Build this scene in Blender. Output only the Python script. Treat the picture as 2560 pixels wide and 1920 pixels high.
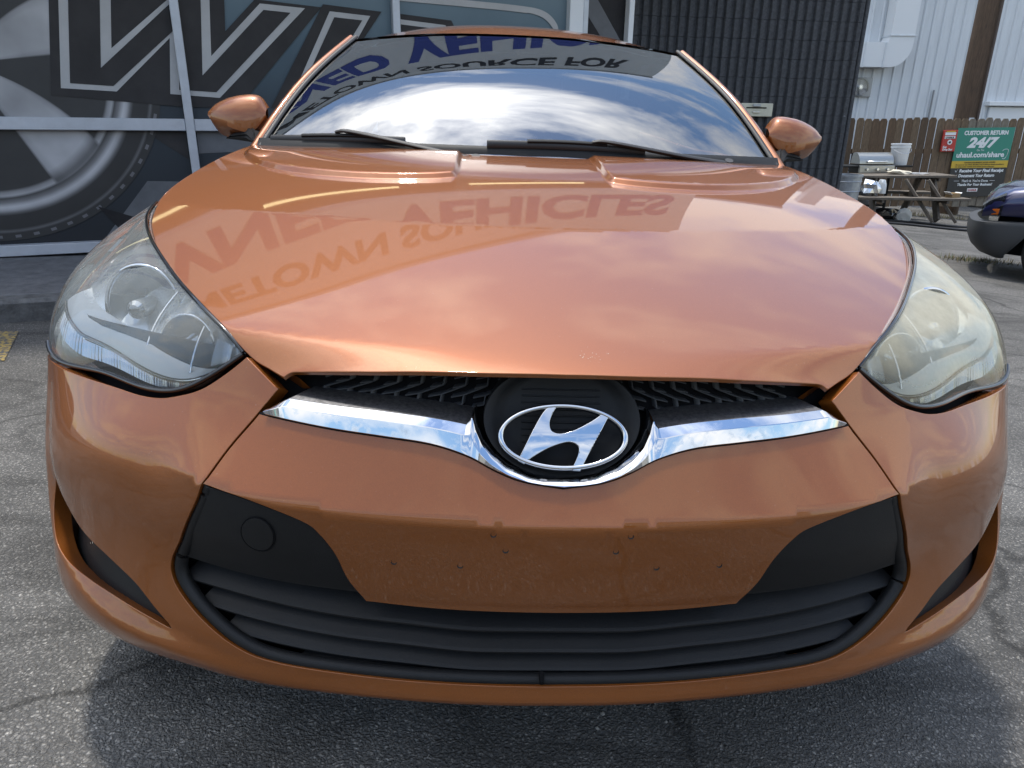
import bpy, bmesh, math, random
import numpy as np
from mathutils import Vector, Matrix
from mathutils.geometry import delaunay_2d_cdt

for o in list(bpy.data.objects):
    bpy.data.objects.remove(o)
scene = bpy.context.scene
COL = scene.collection
R = math.radians
random.seed(7)

# ------------------------------------------------------------------ camera
PIT, ROL, YAW = R(20.19), R(-2.33), R(3.04)
cdat = bpy.data.cameras.new('camera')
cam = bpy.data.objects.new('camera', cdat)
COL.objects.link(cam)
fw = Vector((math.sin(YAW)*math.cos(PIT), math.cos(YAW)*math.cos(PIT), -math.sin(PIT)))
rt0 = Vector((math.cos(YAW), -math.sin(YAW), 0))
up0 = rt0.cross(fw)
rt = rt0*math.cos(ROL) - up0*math.sin(ROL)
up = rt0*math.sin(ROL) + up0*math.cos(ROL)
M = Matrix((rt, up, -fw)).transposed().to_4x4()
M.translation = (-.124, -.884, 1.081)
cam.matrix_world = M
cdat.sensor_width = 36
cdat.lens = 1778/2560*36
cdat.clip_start = .02
cdat.clip_end = 500
scene.camera = cam

# ------------------------------------------------------------------ sky, sun, exposure
SUN_EL, SUN_AZ = R(74), R(-26)          # azimuth from +Y towards +X
world = bpy.data.worlds.new('World')
scene.world = world
world.use_nodes = True
wn, wl = world.node_tree.nodes, world.node_tree.links
wn.clear()
wout = wn.new('ShaderNodeOutputWorld')
wbg = wn.new('ShaderNodeBackground')
wbg.inputs['Strength'].default_value = .15
sky = wn.new('ShaderNodeTexSky')
sky.sky_type = 'NISHITA'
sky.sun_disc = False
sky.sun_elevation = SUN_EL
sky.sun_rotation = SUN_AZ
sky.air_density = 1.5
sky.dust_density = .4
sky.ozone_density = 6
tc = wn.new('ShaderNodeTexCoord')
sep = wn.new('ShaderNodeSeparateXYZ')
wl.new(tc.outputs['Generated'], sep.inputs[0])
zc = wn.new('ShaderNodeMath'); zc.operation = 'MAXIMUM'; zc.inputs[1].default_value = .06
wl.new(sep.outputs['Z'], zc.inputs[0])
dx = wn.new('ShaderNodeMath'); dx.operation = 'DIVIDE'
dy = wn.new('ShaderNodeMath'); dy.operation = 'DIVIDE'
wl.new(sep.outputs['X'], dx.inputs[0]); wl.new(zc.outputs[0], dx.inputs[1])
wl.new(sep.outputs['Y'], dy.inputs[0]); wl.new(zc.outputs[0], dy.inputs[1])
cmb = wn.new('ShaderNodeCombineXYZ')
wl.new(dx.outputs[0], cmb.inputs[0]); wl.new(dy.outputs[0], cmb.inputs[1])
CLOUD_OFF = (20.453, 28.606, .534)
cmap = wn.new('ShaderNodeMapping')
cmap.inputs['Location'].default_value = CLOUD_OFF
cmap.inputs['Rotation'].default_value = (0, 0, R(25))
cmap.inputs['Scale'].default_value = (.8, 1.25, 1)
wl.new(cmb.outputs[0], cmap.inputs[0])
cn = wn.new('ShaderNodeTexNoise')
cn.inputs['Scale'].default_value = 1.15
cn.inputs['Detail'].default_value = 9
cn.inputs['Roughness'].default_value = .58
cn.inputs['Distortion'].default_value = .35
wl.new(cmap.outputs[0], cn.inputs['Vector'])
cr_ = wn.new('ShaderNodeValToRGB')
cr_.color_ramp.elements[0].position = .46
cr_.color_ramp.elements[1].position = .60
wl.new(cn.outputs['Fac'], cr_.inputs[0])
cmx = wn.new('ShaderNodeMixRGB')
# clouds scatter forward: brighter towards the sun
sdir = wn.new('ShaderNodeVectorMath'); sdir.operation = 'DOT_PRODUCT'
sdir.inputs[1].default_value = (math.sin(SUN_AZ)*math.cos(SUN_EL), math.cos(SUN_AZ)*math.cos(SUN_EL), math.sin(SUN_EL))
wl.new(tc.outputs['Generated'], sdir.inputs[0])
sm_ = wn.new('ShaderNodeMath'); sm_.operation = 'MAXIMUM'; sm_.inputs[1].default_value = 0
wl.new(sdir.outputs['Value'], sm_.inputs[0])
spw = wn.new('ShaderNodeMath'); spw.operation = 'POWER'; spw.inputs[1].default_value = 9
wl.new(sm_.outputs[0], spw.inputs[0])
sad = wn.new('ShaderNodeMath'); sad.operation = 'MULTIPLY_ADD'; sad.inputs[1].default_value = 16; sad.inputs[2].default_value = 6.2
wl.new(spw.outputs[0], sad.inputs[0])
ccl = wn.new('ShaderNodeCombineXYZ')
for k in range(3):
    wl.new(sad.outputs[0], ccl.inputs[k])
wl.new(ccl.outputs[0], cmx.inputs[2])
wl.new(cr_.outputs[0], cmx.inputs[0])
wl.new(sky.outputs[0], cmx.inputs[1])
wl.new(cmx.outputs[0], wbg.inputs['Color'])
wl.new(wbg.outputs[0], wout.inputs[0])

sun_d = bpy.data.lights.new('sun', 'SUN')
sun_d.energy = 2.1
sun_d.angle = R(5)
sun_d.color = (1, .95, .86)
sun = bpy.data.objects.new('sun', sun_d)
COL.objects.link(sun)
sv = Vector((math.sin(SUN_AZ)*math.cos(SUN_EL), math.cos(SUN_AZ)*math.cos(SUN_EL), math.sin(SUN_EL)))
sun.rotation_euler = sv.to_track_quat('Z', 'Y').to_euler()
sun.location = sv*40

scene.view_settings.view_transform = 'Standard'
scene.view_settings.look = 'None'
scene.view_settings.exposure = 0.76
scene.view_settings.gamma = 1
scene.render.engine = 'CYCLES'
scene.cycles.max_bounces = 10
scene.cycles.transparent_max_bounces = 12
scene.cycles.caustics_reflective = False
scene.cycles.caustics_refractive = False

# ------------------------------------------------------------------ helpers: objects
def link(o, parent=None):
    COL.objects.link(o)
    if parent is not None:
        o.parent = parent
    return o

def tag(o, label, cat, group=None):
    o['label'] = label
    o['category'] = cat
    if group:
        o['group'] = group
    return o

def thing(name, label, cat, loc=(0, 0, 0), rot=(0, 0, 0), group=None):
    o = bpy.data.objects.new(name, None)
    o.empty_display_size = .1
    link(o)
    o.location = loc
    o.rotation_euler = rot
    return tag(o, label, cat, group)

def meshobj(name, verts, faces, mat, parent=None, smooth=False, normals=None, uv=None):
    me = bpy.data.meshes.new(name)
    me.from_pydata([tuple(map(float, v)) for v in verts], [], faces)
    me.update()
    if mat is not None:
        me.materials.append(mat)
    if smooth or normals is not None:
        me.polygons.foreach_set('use_smooth', [True]*len(me.polygons))
    if uv is not None:
        l = me.uv_layers.new(name='UVMap')
        idx = np.empty(len(me.loops), dtype=np.int32)
        me.loops.foreach_get('vertex_index', idx)
        l.data.foreach_set('uv', np.asarray(uv, dtype=np.float32)[idx].ravel())
    if normals is not None:
        me.normals_split_custom_set_from_vertices([tuple(map(float, n)) for n in normals])
    return link(bpy.data.objects.new(name, me), parent)

def bm_obj(name, bm, mat, parent=None, smooth=False, angle=None):
    bmesh.ops.recalc_face_normals(bm, faces=bm.faces)
    me = bpy.data.meshes.new(name)
    bm.to_mesh(me)
    bm.free()
    me.materials.append(mat)
    if smooth:
        me.polygons.foreach_set('use_smooth', [True]*len(me.polygons))
        if angle:
            me.set_sharp_from_angle(angle=R(angle))
    return link(bpy.data.objects.new(name, me), parent)

def bx(bm, c, s, rot=None, bev=0, seg=1):
    r = bmesh.ops.create_cube(bm, size=1)
    vs = r['verts']
    bmesh.ops.scale(bm, vec=s, verts=vs)
    if bev:
        es = list({e for v in vs for e in v.link_edges})
        rb = bmesh.ops.bevel(bm, geom=es, offset=bev, segments=seg, affect='EDGES', profile=.5)
        vs = list({v for f in rb['faces'] for v in f.verts} | {v for v in vs if v.is_valid})
    if rot is not None:
        bmesh.ops.rotate(bm, cent=(0, 0, 0), matrix=rot, verts=vs)
    bmesh.ops.translate(bm, vec=c, verts=vs)
    return vs

def cyl(bm, a, b, r1, r2=None, n=20, cap=True):
    a, b = Vector(a), Vector(b)
    d = b-a
    q = d.to_track_quat('Z', 'Y').to_matrix().to_4x4()
    q.translation = (a+b)/2
    return bmesh.ops.create_cone(bm, cap_ends=cap, segments=n, radius1=r1, radius2=r1 if r2 is None else r2,
                                 depth=d.length, matrix=q)['verts']

def box_obj(name, c, s, mat, parent=None, bev=0, rot=None, seg=1):
    bm = bmesh.new()
    bx(bm, c, s, rot, bev, seg)
    return bm_obj(name, bm, mat, parent)

def cyl_obj(name, a, b, r1, mat, parent=None, r2=None, n=24):
    bm = bmesh.new()
    cyl(bm, a, b, r1, r2, n)
    return bm_obj(name, bm, mat, parent, True, 40)

def tube(name, pts, rad, mat, parent=None, n=10, flat=1.0):
    """round (or flattened) bar along a polyline; rad may be a list"""
    P = np.array(pts, float)
    m = len(P)
    rad = np.broadcast_to(np.asarray(rad, float), (m,))
    T = np.gradient(P, axis=0)
    T /= np.linalg.norm(T, axis=1)[:, None]
    V, F, N = [], [], []
    for i in range(m):
        ref = np.array([0, 0, 1.]) if abs(T[i][2]) < .9 else np.array([1., 0, 0])
        a = np.cross(T[i], ref); a /= np.linalg.norm(a)
        b = np.cross(a, T[i])
        for k in range(n):
            t = 2*math.pi*k/n
            V.append(P[i]+rad[i]*(math.cos(t)*a+flat*math.sin(t)*b))
    for i in range(m-1):
        for k in range(n):
            F.append((i*n+k, i*n+(k+1) % n, (i+1)*n+(k+1) % n, (i+1)*n+k))
    F.append(tuple(range(n-1, -1, -1)))
    F.append(tuple((m-1)*n+k for k in range(n)))
    o = meshobj(name, V, F, mat, parent, True)
    o.data.set_sharp_from_angle(angle=R(50))
    return o

def crv(P, n=10, closed=False):
    """Catmull-Rom through points"""
    P = [np.array(p, float) for p in P]
    m = len(P)
    out = []
    for i in range(m if closed else m-1):
        if closed:
            a, b, c, d = P[i-1], P[i], P[(i+1) % m], P[(i+2) % m]
        else:
            b, c = P[i], P[i+1]
            a = P[i-1] if i else 2*b-c
            d = P[i+2] if i+2 < m else 2*c-b
        for k in range(n):
            t = k/n
            out.append(.5*((2*b)+(-a+c)*t+(2*a-5*b+4*c-d)*t*t+(-a+3*b-3*c+d)*t**3))
    if not closed:
        out.append(P[-1])
    return [tuple(p) for p in out]

# ------------------------------------------------------------------ helpers: splines and panels
class Spl:
    def __init__(s, x, y):
        x = np.array(x, float); y = np.array(y, float); n = len(x); h = np.diff(x)
        A = np.zeros((n, n)); b = np.zeros(n)
        for i in range(1, n-1):
            A[i, i-1] = h[i-1]; A[i, i] = 2*(h[i-1]+h[i]); A[i, i+1] = h[i]
            b[i] = 6*((y[i+1]-y[i])/h[i]-(y[i]-y[i-1])/h[i-1])
        A[0, 0] = A[-1, -1] = 1
        s.x, s.y, s.h, s.m = x, y, h, np.linalg.solve(A, b)

    def __call__(s, t):
        t = np.asarray(t, float)
        i = np.clip(np.searchsorted(s.x, t)-1, 0, len(s.x)-2)
        x, y, h, m = s.x, s.y, s.h, s.m
        a = (x[i+1]-t)/h[i]; b = (t-x[i])/h[i]
        r = a*y[i]+b*y[i+1]+((a**3-a)*m[i]+(b**3-b)*m[i+1])*h[i]**2/6
        d0 = (y[1]-y[0])/h[0]-h[0]*m[1]/6
        d1 = (y[-1]-y[-2])/h[-1]+h[-1]*m[-2]/6
        return np.where(t < x[0], y[0]+d0*(t-x[0]), np.where(t > x[-1], y[-1]+d1*(t-x[-1]), r))

def sst(a, b, t):
    t = np.clip((np.asarray(t, float)-a)/(b-a), 0, 1)
    return t*t*(3-2*t)

def in_poly(P, Q):
    x, y = Q[:, 0], Q[:, 1]
    c = np.zeros(len(Q), bool)
    n = len(P)
    for i in range(n):
        x1, y1 = P[i]; x2, y2 = P[(i+1) % n]
        if y1 == y2:
            continue
        c ^= ((y1 > y) != (y2 > y)) & (x < (x2-x1)*(y-y1)/(y2-y1)+x1)
    return c

def seg_dist(P, Q):
    """distance of points Q to closed polyline P"""
    A = np.asarray(P, float); B = np.roll(A, -1, 0)
    best = np.full(len(Q), 1e9)
    for a, b in zip(A, B):
        d = b-a
        L = d@d
        t = np.clip(((Q-a)@d)/L, 0, 1) if L > 0 else np.zeros(len(Q))
        best = np.minimum(best, np.hypot(*(Q-a-t[:, None]*d).T))
    return best

def resample(P, step):
    P = np.asarray(P, float)
    out = []
    for a, b in zip(P, np.roll(P, -1, 0)):
        L = np.linalg.norm(b-a)
        if L < 1e-6:
            continue
        k = max(1, int(round(L/step)))
        for j in range(k):
            out.append(a+(b-a)*j/k)
    return np.array(out)

def panel(name, poly, fn, step, mat, parent=None, holes=(), thick=.012, gap=.0015, flip=False, sc=(1, 1), uvfn=None,
          roll=.0012, bstep=None, lines=()):
    """trimmed sheet: poly (and holes) in the (u,v) domain of fn(u,v)->xyz arrays, with smooth surface
    normals, a rolled edge and a flange turned inwards"""
    sc = np.array(sc, float)
    bstep = bstep or step*.7
    loops = [resample(np.array(poly)*sc, bstep)] + [resample(np.array(h)*sc, bstep) for h in holes]
    area = lambda L: .5*np.sum(L[:, 0]*np.roll(L[:, 1], -1)-np.roll(L[:, 0], -1)*L[:, 1])
    if area(loops[0]) < 0:
        loops[0] = loops[0][::-1]
    for i in range(1, len(loops)):
        if area(loops[i]) > 0:
            loops[i] = loops[i][::-1]
    lo, hi = loops[0].min(0), loops[0].max(0)
    gx, gy = np.arange(lo[0]+step*.5, hi[0], step), np.arange(lo[1]+step*.5, hi[1], step*.87)
    X, Y = np.meshgrid(gx, gy)
    X[1::2] += step*.5
    G = np.stack([X.ravel(), Y.ravel()], 1)
    ok = in_poly(loops[0], G)
    for h in loops[1:]:
        ok &= ~in_poly(h, G)
    G = G[ok]
    for L in loops:
        if len(G):
            G = G[seg_dist(L, G) > bstep*.6]
    Ls = [np.array(l)*sc for l in lines]
    for L in Ls:
        if len(G):
            d = np.min(np.hypot(G[:, 0][:, None]-L[:, 0], G[:, 1][:, None]-L[:, 1]), axis=1)
            G = G[d > step*.45]
    pts = np.vstack(loops+[G]+Ls)
    edges, base = [], 0
    k0 = sum(len(l) for l in loops)+len(G)
    for L in Ls:
        edges += [(k0+i, k0+i+1) for i in range(len(L)-1)]
        k0 += len(L)
    for L in loops:
        n = len(L)
        edges += [(base+i, base+(i+1) % n) for i in range(n)]
        base += n
    nb = base
    cv, ce, cf, ov, oe, of = delaunay_2d_cdt([Vector(p) for p in pts.tolist()], edges, [], 0, 1e-7)
    cv = np.array([tuple(v) for v in cv])
    cf = np.array([f for f in cf if len(f) == 3])
    cen = cv[cf].mean(1)
    ok = in_poly(loops[0], cen)
    for h in loops[1:]:
        ok &= ~in_poly(h, cen)
    cf = cf[ok]
    def ev(uv):
        q = uv/sc
        return np.asarray(fn(q[:, 0], q[:, 1])).T
    e = 1e-4
    P = ev(cv)
    du = ev(cv+[e, 0])-ev(cv-[e, 0]); dv = ev(cv+[0, e])-ev(cv-[0, e])
    N = np.cross(du, dv)
    N /= np.maximum(np.linalg.norm(N, axis=1), 1e-12)[:, None]
    sgn = -1 if flip else 1
    N *= sgn
    faces = [tuple(f) if not flip else tuple(f[::-1]) for f in cf.tolist()]
    # boundary loops in 3d
    newid = {}
    for i, o in enumerate(ov):
        for k in o:
            newid[k] = i
    V, NN = [p for p in P], [n for n in N]
    base = 0
    for L in loops:
        n = len(L)
        ids = [newid[base+i] for i in range(n)]
        B = P[ids]; nn = N[ids]
        tan = np.roll(B, -1, 0)-np.roll(B, 1, 0)
        tan /= np.maximum(np.linalg.norm(tan, axis=1), 1e-9)[:, None]
        lat = np.cross(tan, nn)*sgn
        # outward in the domain for counter-clockwise loops
        lat /= np.maximum(np.linalg.norm(lat, axis=1), 1e-9)[:, None]
        for i, k in enumerate(ids):
            V[k] = B[i]-lat[i]*(gap+roll)
        r1 = len(V)
        for i in range(n):
            V.append(B[i]-lat[i]*gap-nn[i]*roll); NN.append(lat[i])
        for i in range(n):
            V.append(B[i]-lat[i]*gap-nn[i]*thick); NN.append(lat[i])
        for i in range(n):
            j = (i+1) % n
            q1 = (ids[j], ids[i], r1+i, r1+j); q2 = (r1+j, r1+i, r1+n+i, r1+n+j)
            if flip:
                q1, q2 = q1[::-1], q2[::-1]
            faces += [q1, q2]
        base += n
    uv = None
    if uvfn is not None:
        uv = [uvfn(*(c/sc)) for c in cv]+[(0, 0)]*(len(V)-len(cv))
    return meshobj(name, V, faces, mat, parent, normals=NN, uv=uv)

def mirror_obj(o, parent, name=None):
    """mirrored copy in x with its own mesh"""
    me = o.data.copy()
    c = bpy.data.objects.new(name or o.name.split('.')[0], me)
    nrm = None
    n = len(me.vertices)
    co = np.empty(n*3); me.vertices.foreach_get('co', co)
    co = co.reshape(-1, 3); co[:, 0] *= -1
    nl = len(me.loops)
    ln = np.empty(nl*3); me.corner_normals.foreach_get('vector', ln)
    ln = ln.reshape(-1, 3); ln[:, 0] *= -1
    vi = np.empty(nl, dtype=np.int32); me.loops.foreach_get('vertex_index', vi)
    sm = me.polygons[0].use_smooth
    custom = me.has_custom_normals
    me.vertices.foreach_set('co', co.ravel())
    me.flip_normals()
    if custom:
        vn = np.zeros((n, 3)); vn[vi] = ln
        me.normals_split_custom_set_from_vertices([tuple(v) for v in vn.tolist()])
    link(c, parent)
    return c

def grid_obj(name, fn, us, vs, mat, parent=None, flip=False, uv=False, close=False):
    U, V = np.meshgrid(us, vs, indexing='ij')
    P = np.asarray(fn(U.ravel(), V.ravel())).T
    e = 1e-4
    du = (np.asarray(fn(U.ravel()+e, V.ravel()))-np.asarray(fn(U.ravel()-e, V.ravel()))).T
    dv = (np.asarray(fn(U.ravel(), V.ravel()+e))-np.asarray(fn(U.ravel(), V.ravel()-e))).T
    N = np.cross(du, dv)
    N /= np.maximum(np.linalg.norm(N, axis=1), 1e-12)[:, None]
    if flip:
        N = -N
    a, b = len(us), len(vs)
    F = []
    for i in range(a-1):
        for j in range(b-1):
            f = (i*b+j, (i+1)*b+j, (i+1)*b+j+1, i*b+j+1)
            F.append(f[::-1] if flip else f)
    uvs = np.stack([U.ravel(), V.ravel()], 1) if uv else None
    return meshobj(name, P, F, mat, parent, normals=N, uv=uvs)

def text_obj(name, s, size, mat, parent, M, bold=0.0, shear=0.0, width=None, ext=.0015, align='LEFT', space=1.0):
    cu = bpy.data.curves.new(name, 'FONT')
    cu.body = s
    cu.size = size
    cu.offset = bold
    cu.shear = shear
    cu.extrude = ext
    cu.align_x = align
    cu.space_character = space
    cu.resolution_u = 3
    t = bpy.data.objects.new(name+'_tmp', cu)
    COL.objects.link(t)
    dg = bpy.context.evaluated_depsgraph_get()
    me = bpy.data.meshes.new_from_object(t.evaluated_get(dg))
    bpy.data.objects.remove(t)
    bpy.data.curves.remove(cu)
    if width:
        xs = [v.co.x for v in me.vertices]
        k = width/(max(xs)-min(xs))
        for v in me.vertices:
            v.co.x *= k
    me.transform(M)
    me.materials.clear()
    me.materials.append(mat)
    return link(bpy.data.objects.new(name, me), parent)

# ------------------------------------------------------------------ materials
def nd(nt, t, **kw):
    n = nt.nodes.new(t)
    for k, v in kw.items():
        setattr(n, k, v)
    return n

def mat(name, col, rough=.5, metal=0, coat=0, coat_rough=.03, spec=.5, noise=0, nscale=20, bump=0, bscale=60, col2=None,
        ior=None, stretch=(1, 1, 1), detail=6):
    m = bpy.data.materials.new(name)
    m.use_nodes = True
    nt = m.node_tree
    b = nt.nodes['Principled BSDF']
    b.inputs['Base Color'].default_value = (*col, 1)
    b.inputs['Roughness'].default_value = rough
    b.inputs['Metallic'].default_value = metal
    b.inputs['Coat Weight'].default_value = coat
    b.inputs['Coat Roughness'].default_value = coat_rough
    b.inputs['Specular IOR Level'].default_value = spec
    if ior:
        b.inputs['IOR'].default_value = ior
    if noise or bump:
        t = nd(nt, 'ShaderNodeTexCoord')
        mp = nd(nt, 'ShaderNodeMapping')
        mp.inputs['Scale'].default_value = stretch
        nt.links.new(t.outputs['Object'], mp.inputs[0])
    if noise:
        n = nd(nt, 'ShaderNodeTexNoise')
        n.inputs['Scale'].default_value = nscale
        n.inputs['Detail'].default_value = detail
        n.inputs['Roughness'].default_value = .65
        nt.links.new(mp.outputs[0], n.inputs['Vector'])
        rp = nd(nt, 'ShaderNodeValToRGB')
        rp.color_ramp.elements[0].position = .3
        rp.color_ramp.elements[1].position = .7
        c2 = col2 or tuple(c*(1-noise) for c in col)
        rp.color_ramp.elements[0].color = (*c2, 1)
        rp.color_ramp.elements[1].color = (*(tuple(min(1, c*(1+noise*.5)) for c in col) if col2 is None else col), 1)
        nt.links.new(n.outputs['Fac'], rp.inputs[0])
        nt.links.new(rp.outputs[0], b.inputs['Base Color'])
    if bump:
        n2 = nd(nt, 'ShaderNodeTexNoise')
        n2.inputs['Scale'].default_value = bscale
        n2.inputs['Detail'].default_value = 4
        nt.links.new(mp.outputs[0], n2.inputs['Vector'])
        bp = nd(nt, 'ShaderNodeBump')
        bp.inputs['Strength'].default_value = bump
        bp.inputs['Distance'].default_value = .01
        nt.links.new(n2.outputs['Fac'], bp.inputs['Height'])
        nt.links.new(bp.outputs[0], b.inputs['Normal'])
    return m

def paint_material():
    m = bpy.data.materials.new('orange_metallic_paint')
    m.use_nodes = True
    nt = m.node_tree
    b = nt.nodes['Principled BSDF']
    b.inputs['Metallic'].default_value = .42
    b.inputs['Roughness'].default_value = .46
    b.inputs['Coat Weight'].default_value = 1
    b.inputs['Coat Roughness'].default_value = .012
    b.inputs['Coat IOR'].default_value = 1.50
    t = nd(nt, 'ShaderNodeTexCoord')
    # metal flake: tiny cells that tint and tilt the base coat
    vo = nd(nt, 'ShaderNodeTexVoronoi')
    vo.inputs['Scale'].default_value = 1700
    nt.links.new(t.outputs['Object'], vo.inputs['Vector'])
    sp = nd(nt, 'ShaderNodeSeparateColor')
    nt.links.new(vo.outputs['Color'], sp.inputs[0])
    rp = nd(nt, 'ShaderNodeValToRGB')
    rp.color_ramp.elements[0].color = (.210, .0585, .0045, 1)
    rp.color_ramp.elements[1].color = (.268, .0765, .007, 1)
    nt.links.new(sp.outputs[0], rp.inputs[0])
    # dust film
    n = nd(nt, 'ShaderNodeTexNoise')
    n.inputs['Scale'].default_value = 5
    n.inputs['Detail'].default_value = 10
    n.inputs['Roughness'].default_value = .75
    nt.links.new(t.outputs['Object'], n.inputs['Vector'])
    dr = nd(nt, 'ShaderNodeMapRange')
    dr.inputs['From Min'].default_value = .45
    dr.inputs['From Max'].default_value = .75
    dr.inputs['To Min'].default_value = .02
    dr.inputs['To Max'].default_value = .05
    nt.links.new(n.outputs['Fac'], dr.inputs['Value'])
    nt.links.new(dr.outputs[0], b.inputs['Coat Roughness'])
    sg = nd(nt, 'ShaderNodeTexNoise')
    sg.inputs['Scale'].default_value = 260
    sg.inputs['Detail'].default_value = 3
    nt.links.new(t.outputs['Object'], sg.inputs['Vector'])
    sr = nd(nt, 'ShaderNodeMapRange')
    sr.inputs['From Min'].default_value = .70
    sr.inputs['From Max'].default_value = .80
    sr.inputs['To Max'].default_value = .35
    nt.links.new(sg.outputs['Fac'], sr.inputs['Value'])
    mx = nd(nt, 'ShaderNodeMixRGB')
    mx.inputs[2].default_value = (.45, .33, .25, 1)
    nt.links.new(sr.outputs[0], mx.inputs[0])
    nt.links.new(rp.outputs[0], mx.inputs[1])
    nt.links.new(mx.outputs[0], b.inputs['Base Color'])
    # flake normals for the base coat only
    gm = nd(nt, 'ShaderNodeNewGeometry')
    vs = nd(nt, 'ShaderNodeVectorMath', operation='MULTIPLY_ADD')
    vs.inputs[1].default_value = (.07, .07, .07)
    sb = nd(nt, 'ShaderNodeVectorMath', operation='SUBTRACT')
    sb.inputs[1].default_value = (.5, .5, .5)
    nt.links.new(vo.outputs['Color'], sb.inputs[0])
    nt.links.new(sb.outputs[0], vs.inputs[0])
    nt.links.new(gm.outputs['Normal'], vs.inputs[2])
    nm = nd(nt, 'ShaderNodeVectorMath', operation='NORMALIZE')
    nt.links.new(vs.outputs[0], nm.inputs[0])
    nt.links.new(nm.outputs[0], b.inputs['Normal'])
    nt.links.new(gm.outputs['Normal'], b.inputs['Coat Normal'])
    return m

PAINT = paint_material()
BLACK_PL = mat('black_grained_plastic', (.010, .0105, .0115), .55, spec=.30, bump=.12, bscale=700, noise=.25, nscale=6)
BLACK_GL = mat('gloss_black_plastic', (.008, .008, .009), .12, coat=.5)
BLACK_DEEP = mat('unlit_black_liner', (.006, .006, .007), .8, spec=.1)
MESH_PL = mat('grey_black_mesh_plastic', (.035, .036, .038), .5, spec=.45)
RUBBER = mat('black_rubber', (.018, .018, .02), .55, bump=.05, bscale=300)
def chrome_mat():
    m = mat('chrome', (.62, .63, .65), .035, metal=1)
    nt = m.node_tree
    b = nt.nodes['Principled BSDF']
    t = nd(nt, 'ShaderNodeTexCoord')
    n = nd(nt, 'ShaderNodeTexNoise'); n.inputs['Scale'].default_value = 90; n.inputs['Detail'].default_value = 6
    nt.links.new(t.outputs['Object'], n.inputs['Vector'])
    r = nd(nt, 'ShaderNodeMapRange'); r.inputs['From Min'].default_value = .5; r.inputs['From Max'].default_value = .8
    r.inputs['To Min'].default_value = .03; r.inputs['To Max'].default_value = .22
    nt.links.new(n.outputs['Fac'], r.inputs['Value'])
    nt.links.new(r.outputs[0], b.inputs['Roughness'])
    return m
CHROME = chrome_mat()
DUSTY = mat('dusty_chrome', (.34, .34, .36), .42, metal=1, noise=.45, nscale=160)
SILVER = mat('satin_silver', (.62, .64, .66), .22, metal=1)
REFLECTOR = mat('lamp_reflector', (.86, .88, .90), .06, metal=1)
LAMP_GREY = mat('lamp_housing_grey', (.34, .36, .38), .35, metal=.4)
LAMP_SHELL = mat('lamp_bright_shell', (.66, .69, .71), .20, metal=.8)
LAMP_WHITE = mat('lamp_white_strip', (.90, .91, .92), .25, spec=.6)
AMBER = mat('amber_lens', (.55, .12, .01), .2, coat=.6)

def glass_mat(name, tint, refl_ior=1.55, rough=.0, haze=0.0, haze_col=(.8, .8, .75), frit=None):
    """thin sheet glass: tinted see-through, Fresnel reflection, optional haze"""
    m = bpy.data.materials.new(name)
    m.use_nodes = True
    nt = m.node_tree
    nt.nodes.clear()
    out = nd(nt, 'ShaderNodeOutputMaterial')
    tr = nd(nt, 'ShaderNodeBsdfTransparent'); tr.inputs[0].default_value = (*tint, 1)
    gl = nd(nt, 'ShaderNodeBsdfGlossy'); gl.inputs['Roughness'].default_value = rough
    fr = nd(nt, 'ShaderNodeFresnel'); fr.inputs['IOR'].default_value = refl_ior
    geo = nd(nt, 'ShaderNodeNewGeometry')
    mx = nd(nt, 'ShaderNodeMixShader')
    src = tr
    if haze:
        di = nd(nt, 'ShaderNodeBsdfDiffuse'); di.inputs[0].default_value = (*haze_col, 1)
        tl = nd(nt, 'ShaderNodeBsdfTranslucent'); tl.inputs[0].default_value = (*haze_col, 1)
        m2 = nd(nt, 'ShaderNodeMixShader'); m2.inputs[0].default_value = .5
        nt.links.new(di.outputs[0], m2.inputs[1]); nt.links.new(tl.outputs[0], m2.inputs[2])
        m3 = nd(nt, 'ShaderNodeMixShader')
        t = nd(nt, 'ShaderNodeTexCoord')
        n = nd(nt, 'ShaderNodeTexNoise'); n.inputs['Scale'].default_value = 9; n.inputs['Detail'].default_value = 9
        n.inputs['Roughness'].default_value = .7
        nt.links.new(t.outputs['Object'], n.inputs['Vector'])
        # weathering is strongest where the lens faces up
        sp = nd(nt, 'ShaderNodeSeparateXYZ'); nt.links.new(geo.outputs['Normal'], sp.inputs[0])
        upr = nd(nt, 'ShaderNodeMapRange')
        upr.inputs['From Min'].default_value = .1; upr.inputs['From Max'].default_value = .75
        upr.inputs['To Min'].default_value = .25; upr.inputs['To Max'].default_value = 1.25
        nt.links.new(sp.outputs['Z'], upr.inputs['Value'])
        nr = nd(nt, 'ShaderNodeMapRange')
        nr.inputs['From Min'].default_value = .3; nr.inputs['From Max'].default_value = .7
        nr.inputs['To Min'].default_value = haze*.72; nr.inputs['To Max'].default_value = haze*1.22
        nt.links.new(n.outputs['Fac'], nr.inputs['Value'])
        mu = nd(nt, 'ShaderNodeMath', operation='MULTIPLY', use_clamp=True)
        nt.links.new(upr.outputs[0], mu.inputs[0]); nt.links.new(nr.outputs[0], mu.inputs[1])
        nt.links.new(mu.outputs[0], m3.inputs[0])
        nt.links.new(tr.outputs[0], m3.inputs[1]); nt.links.new(m2.outputs[0], m3.inputs[2])
        src = m3
    nt.links.new(fr.outputs[0], mx.inputs[0])
    nt.links.new(src.outputs[0], mx.inputs[1]); nt.links.new(gl.outputs[0], mx.inputs[2])
    nt.links.new(mx.outputs[0], out.inputs[0])
    return m

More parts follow.
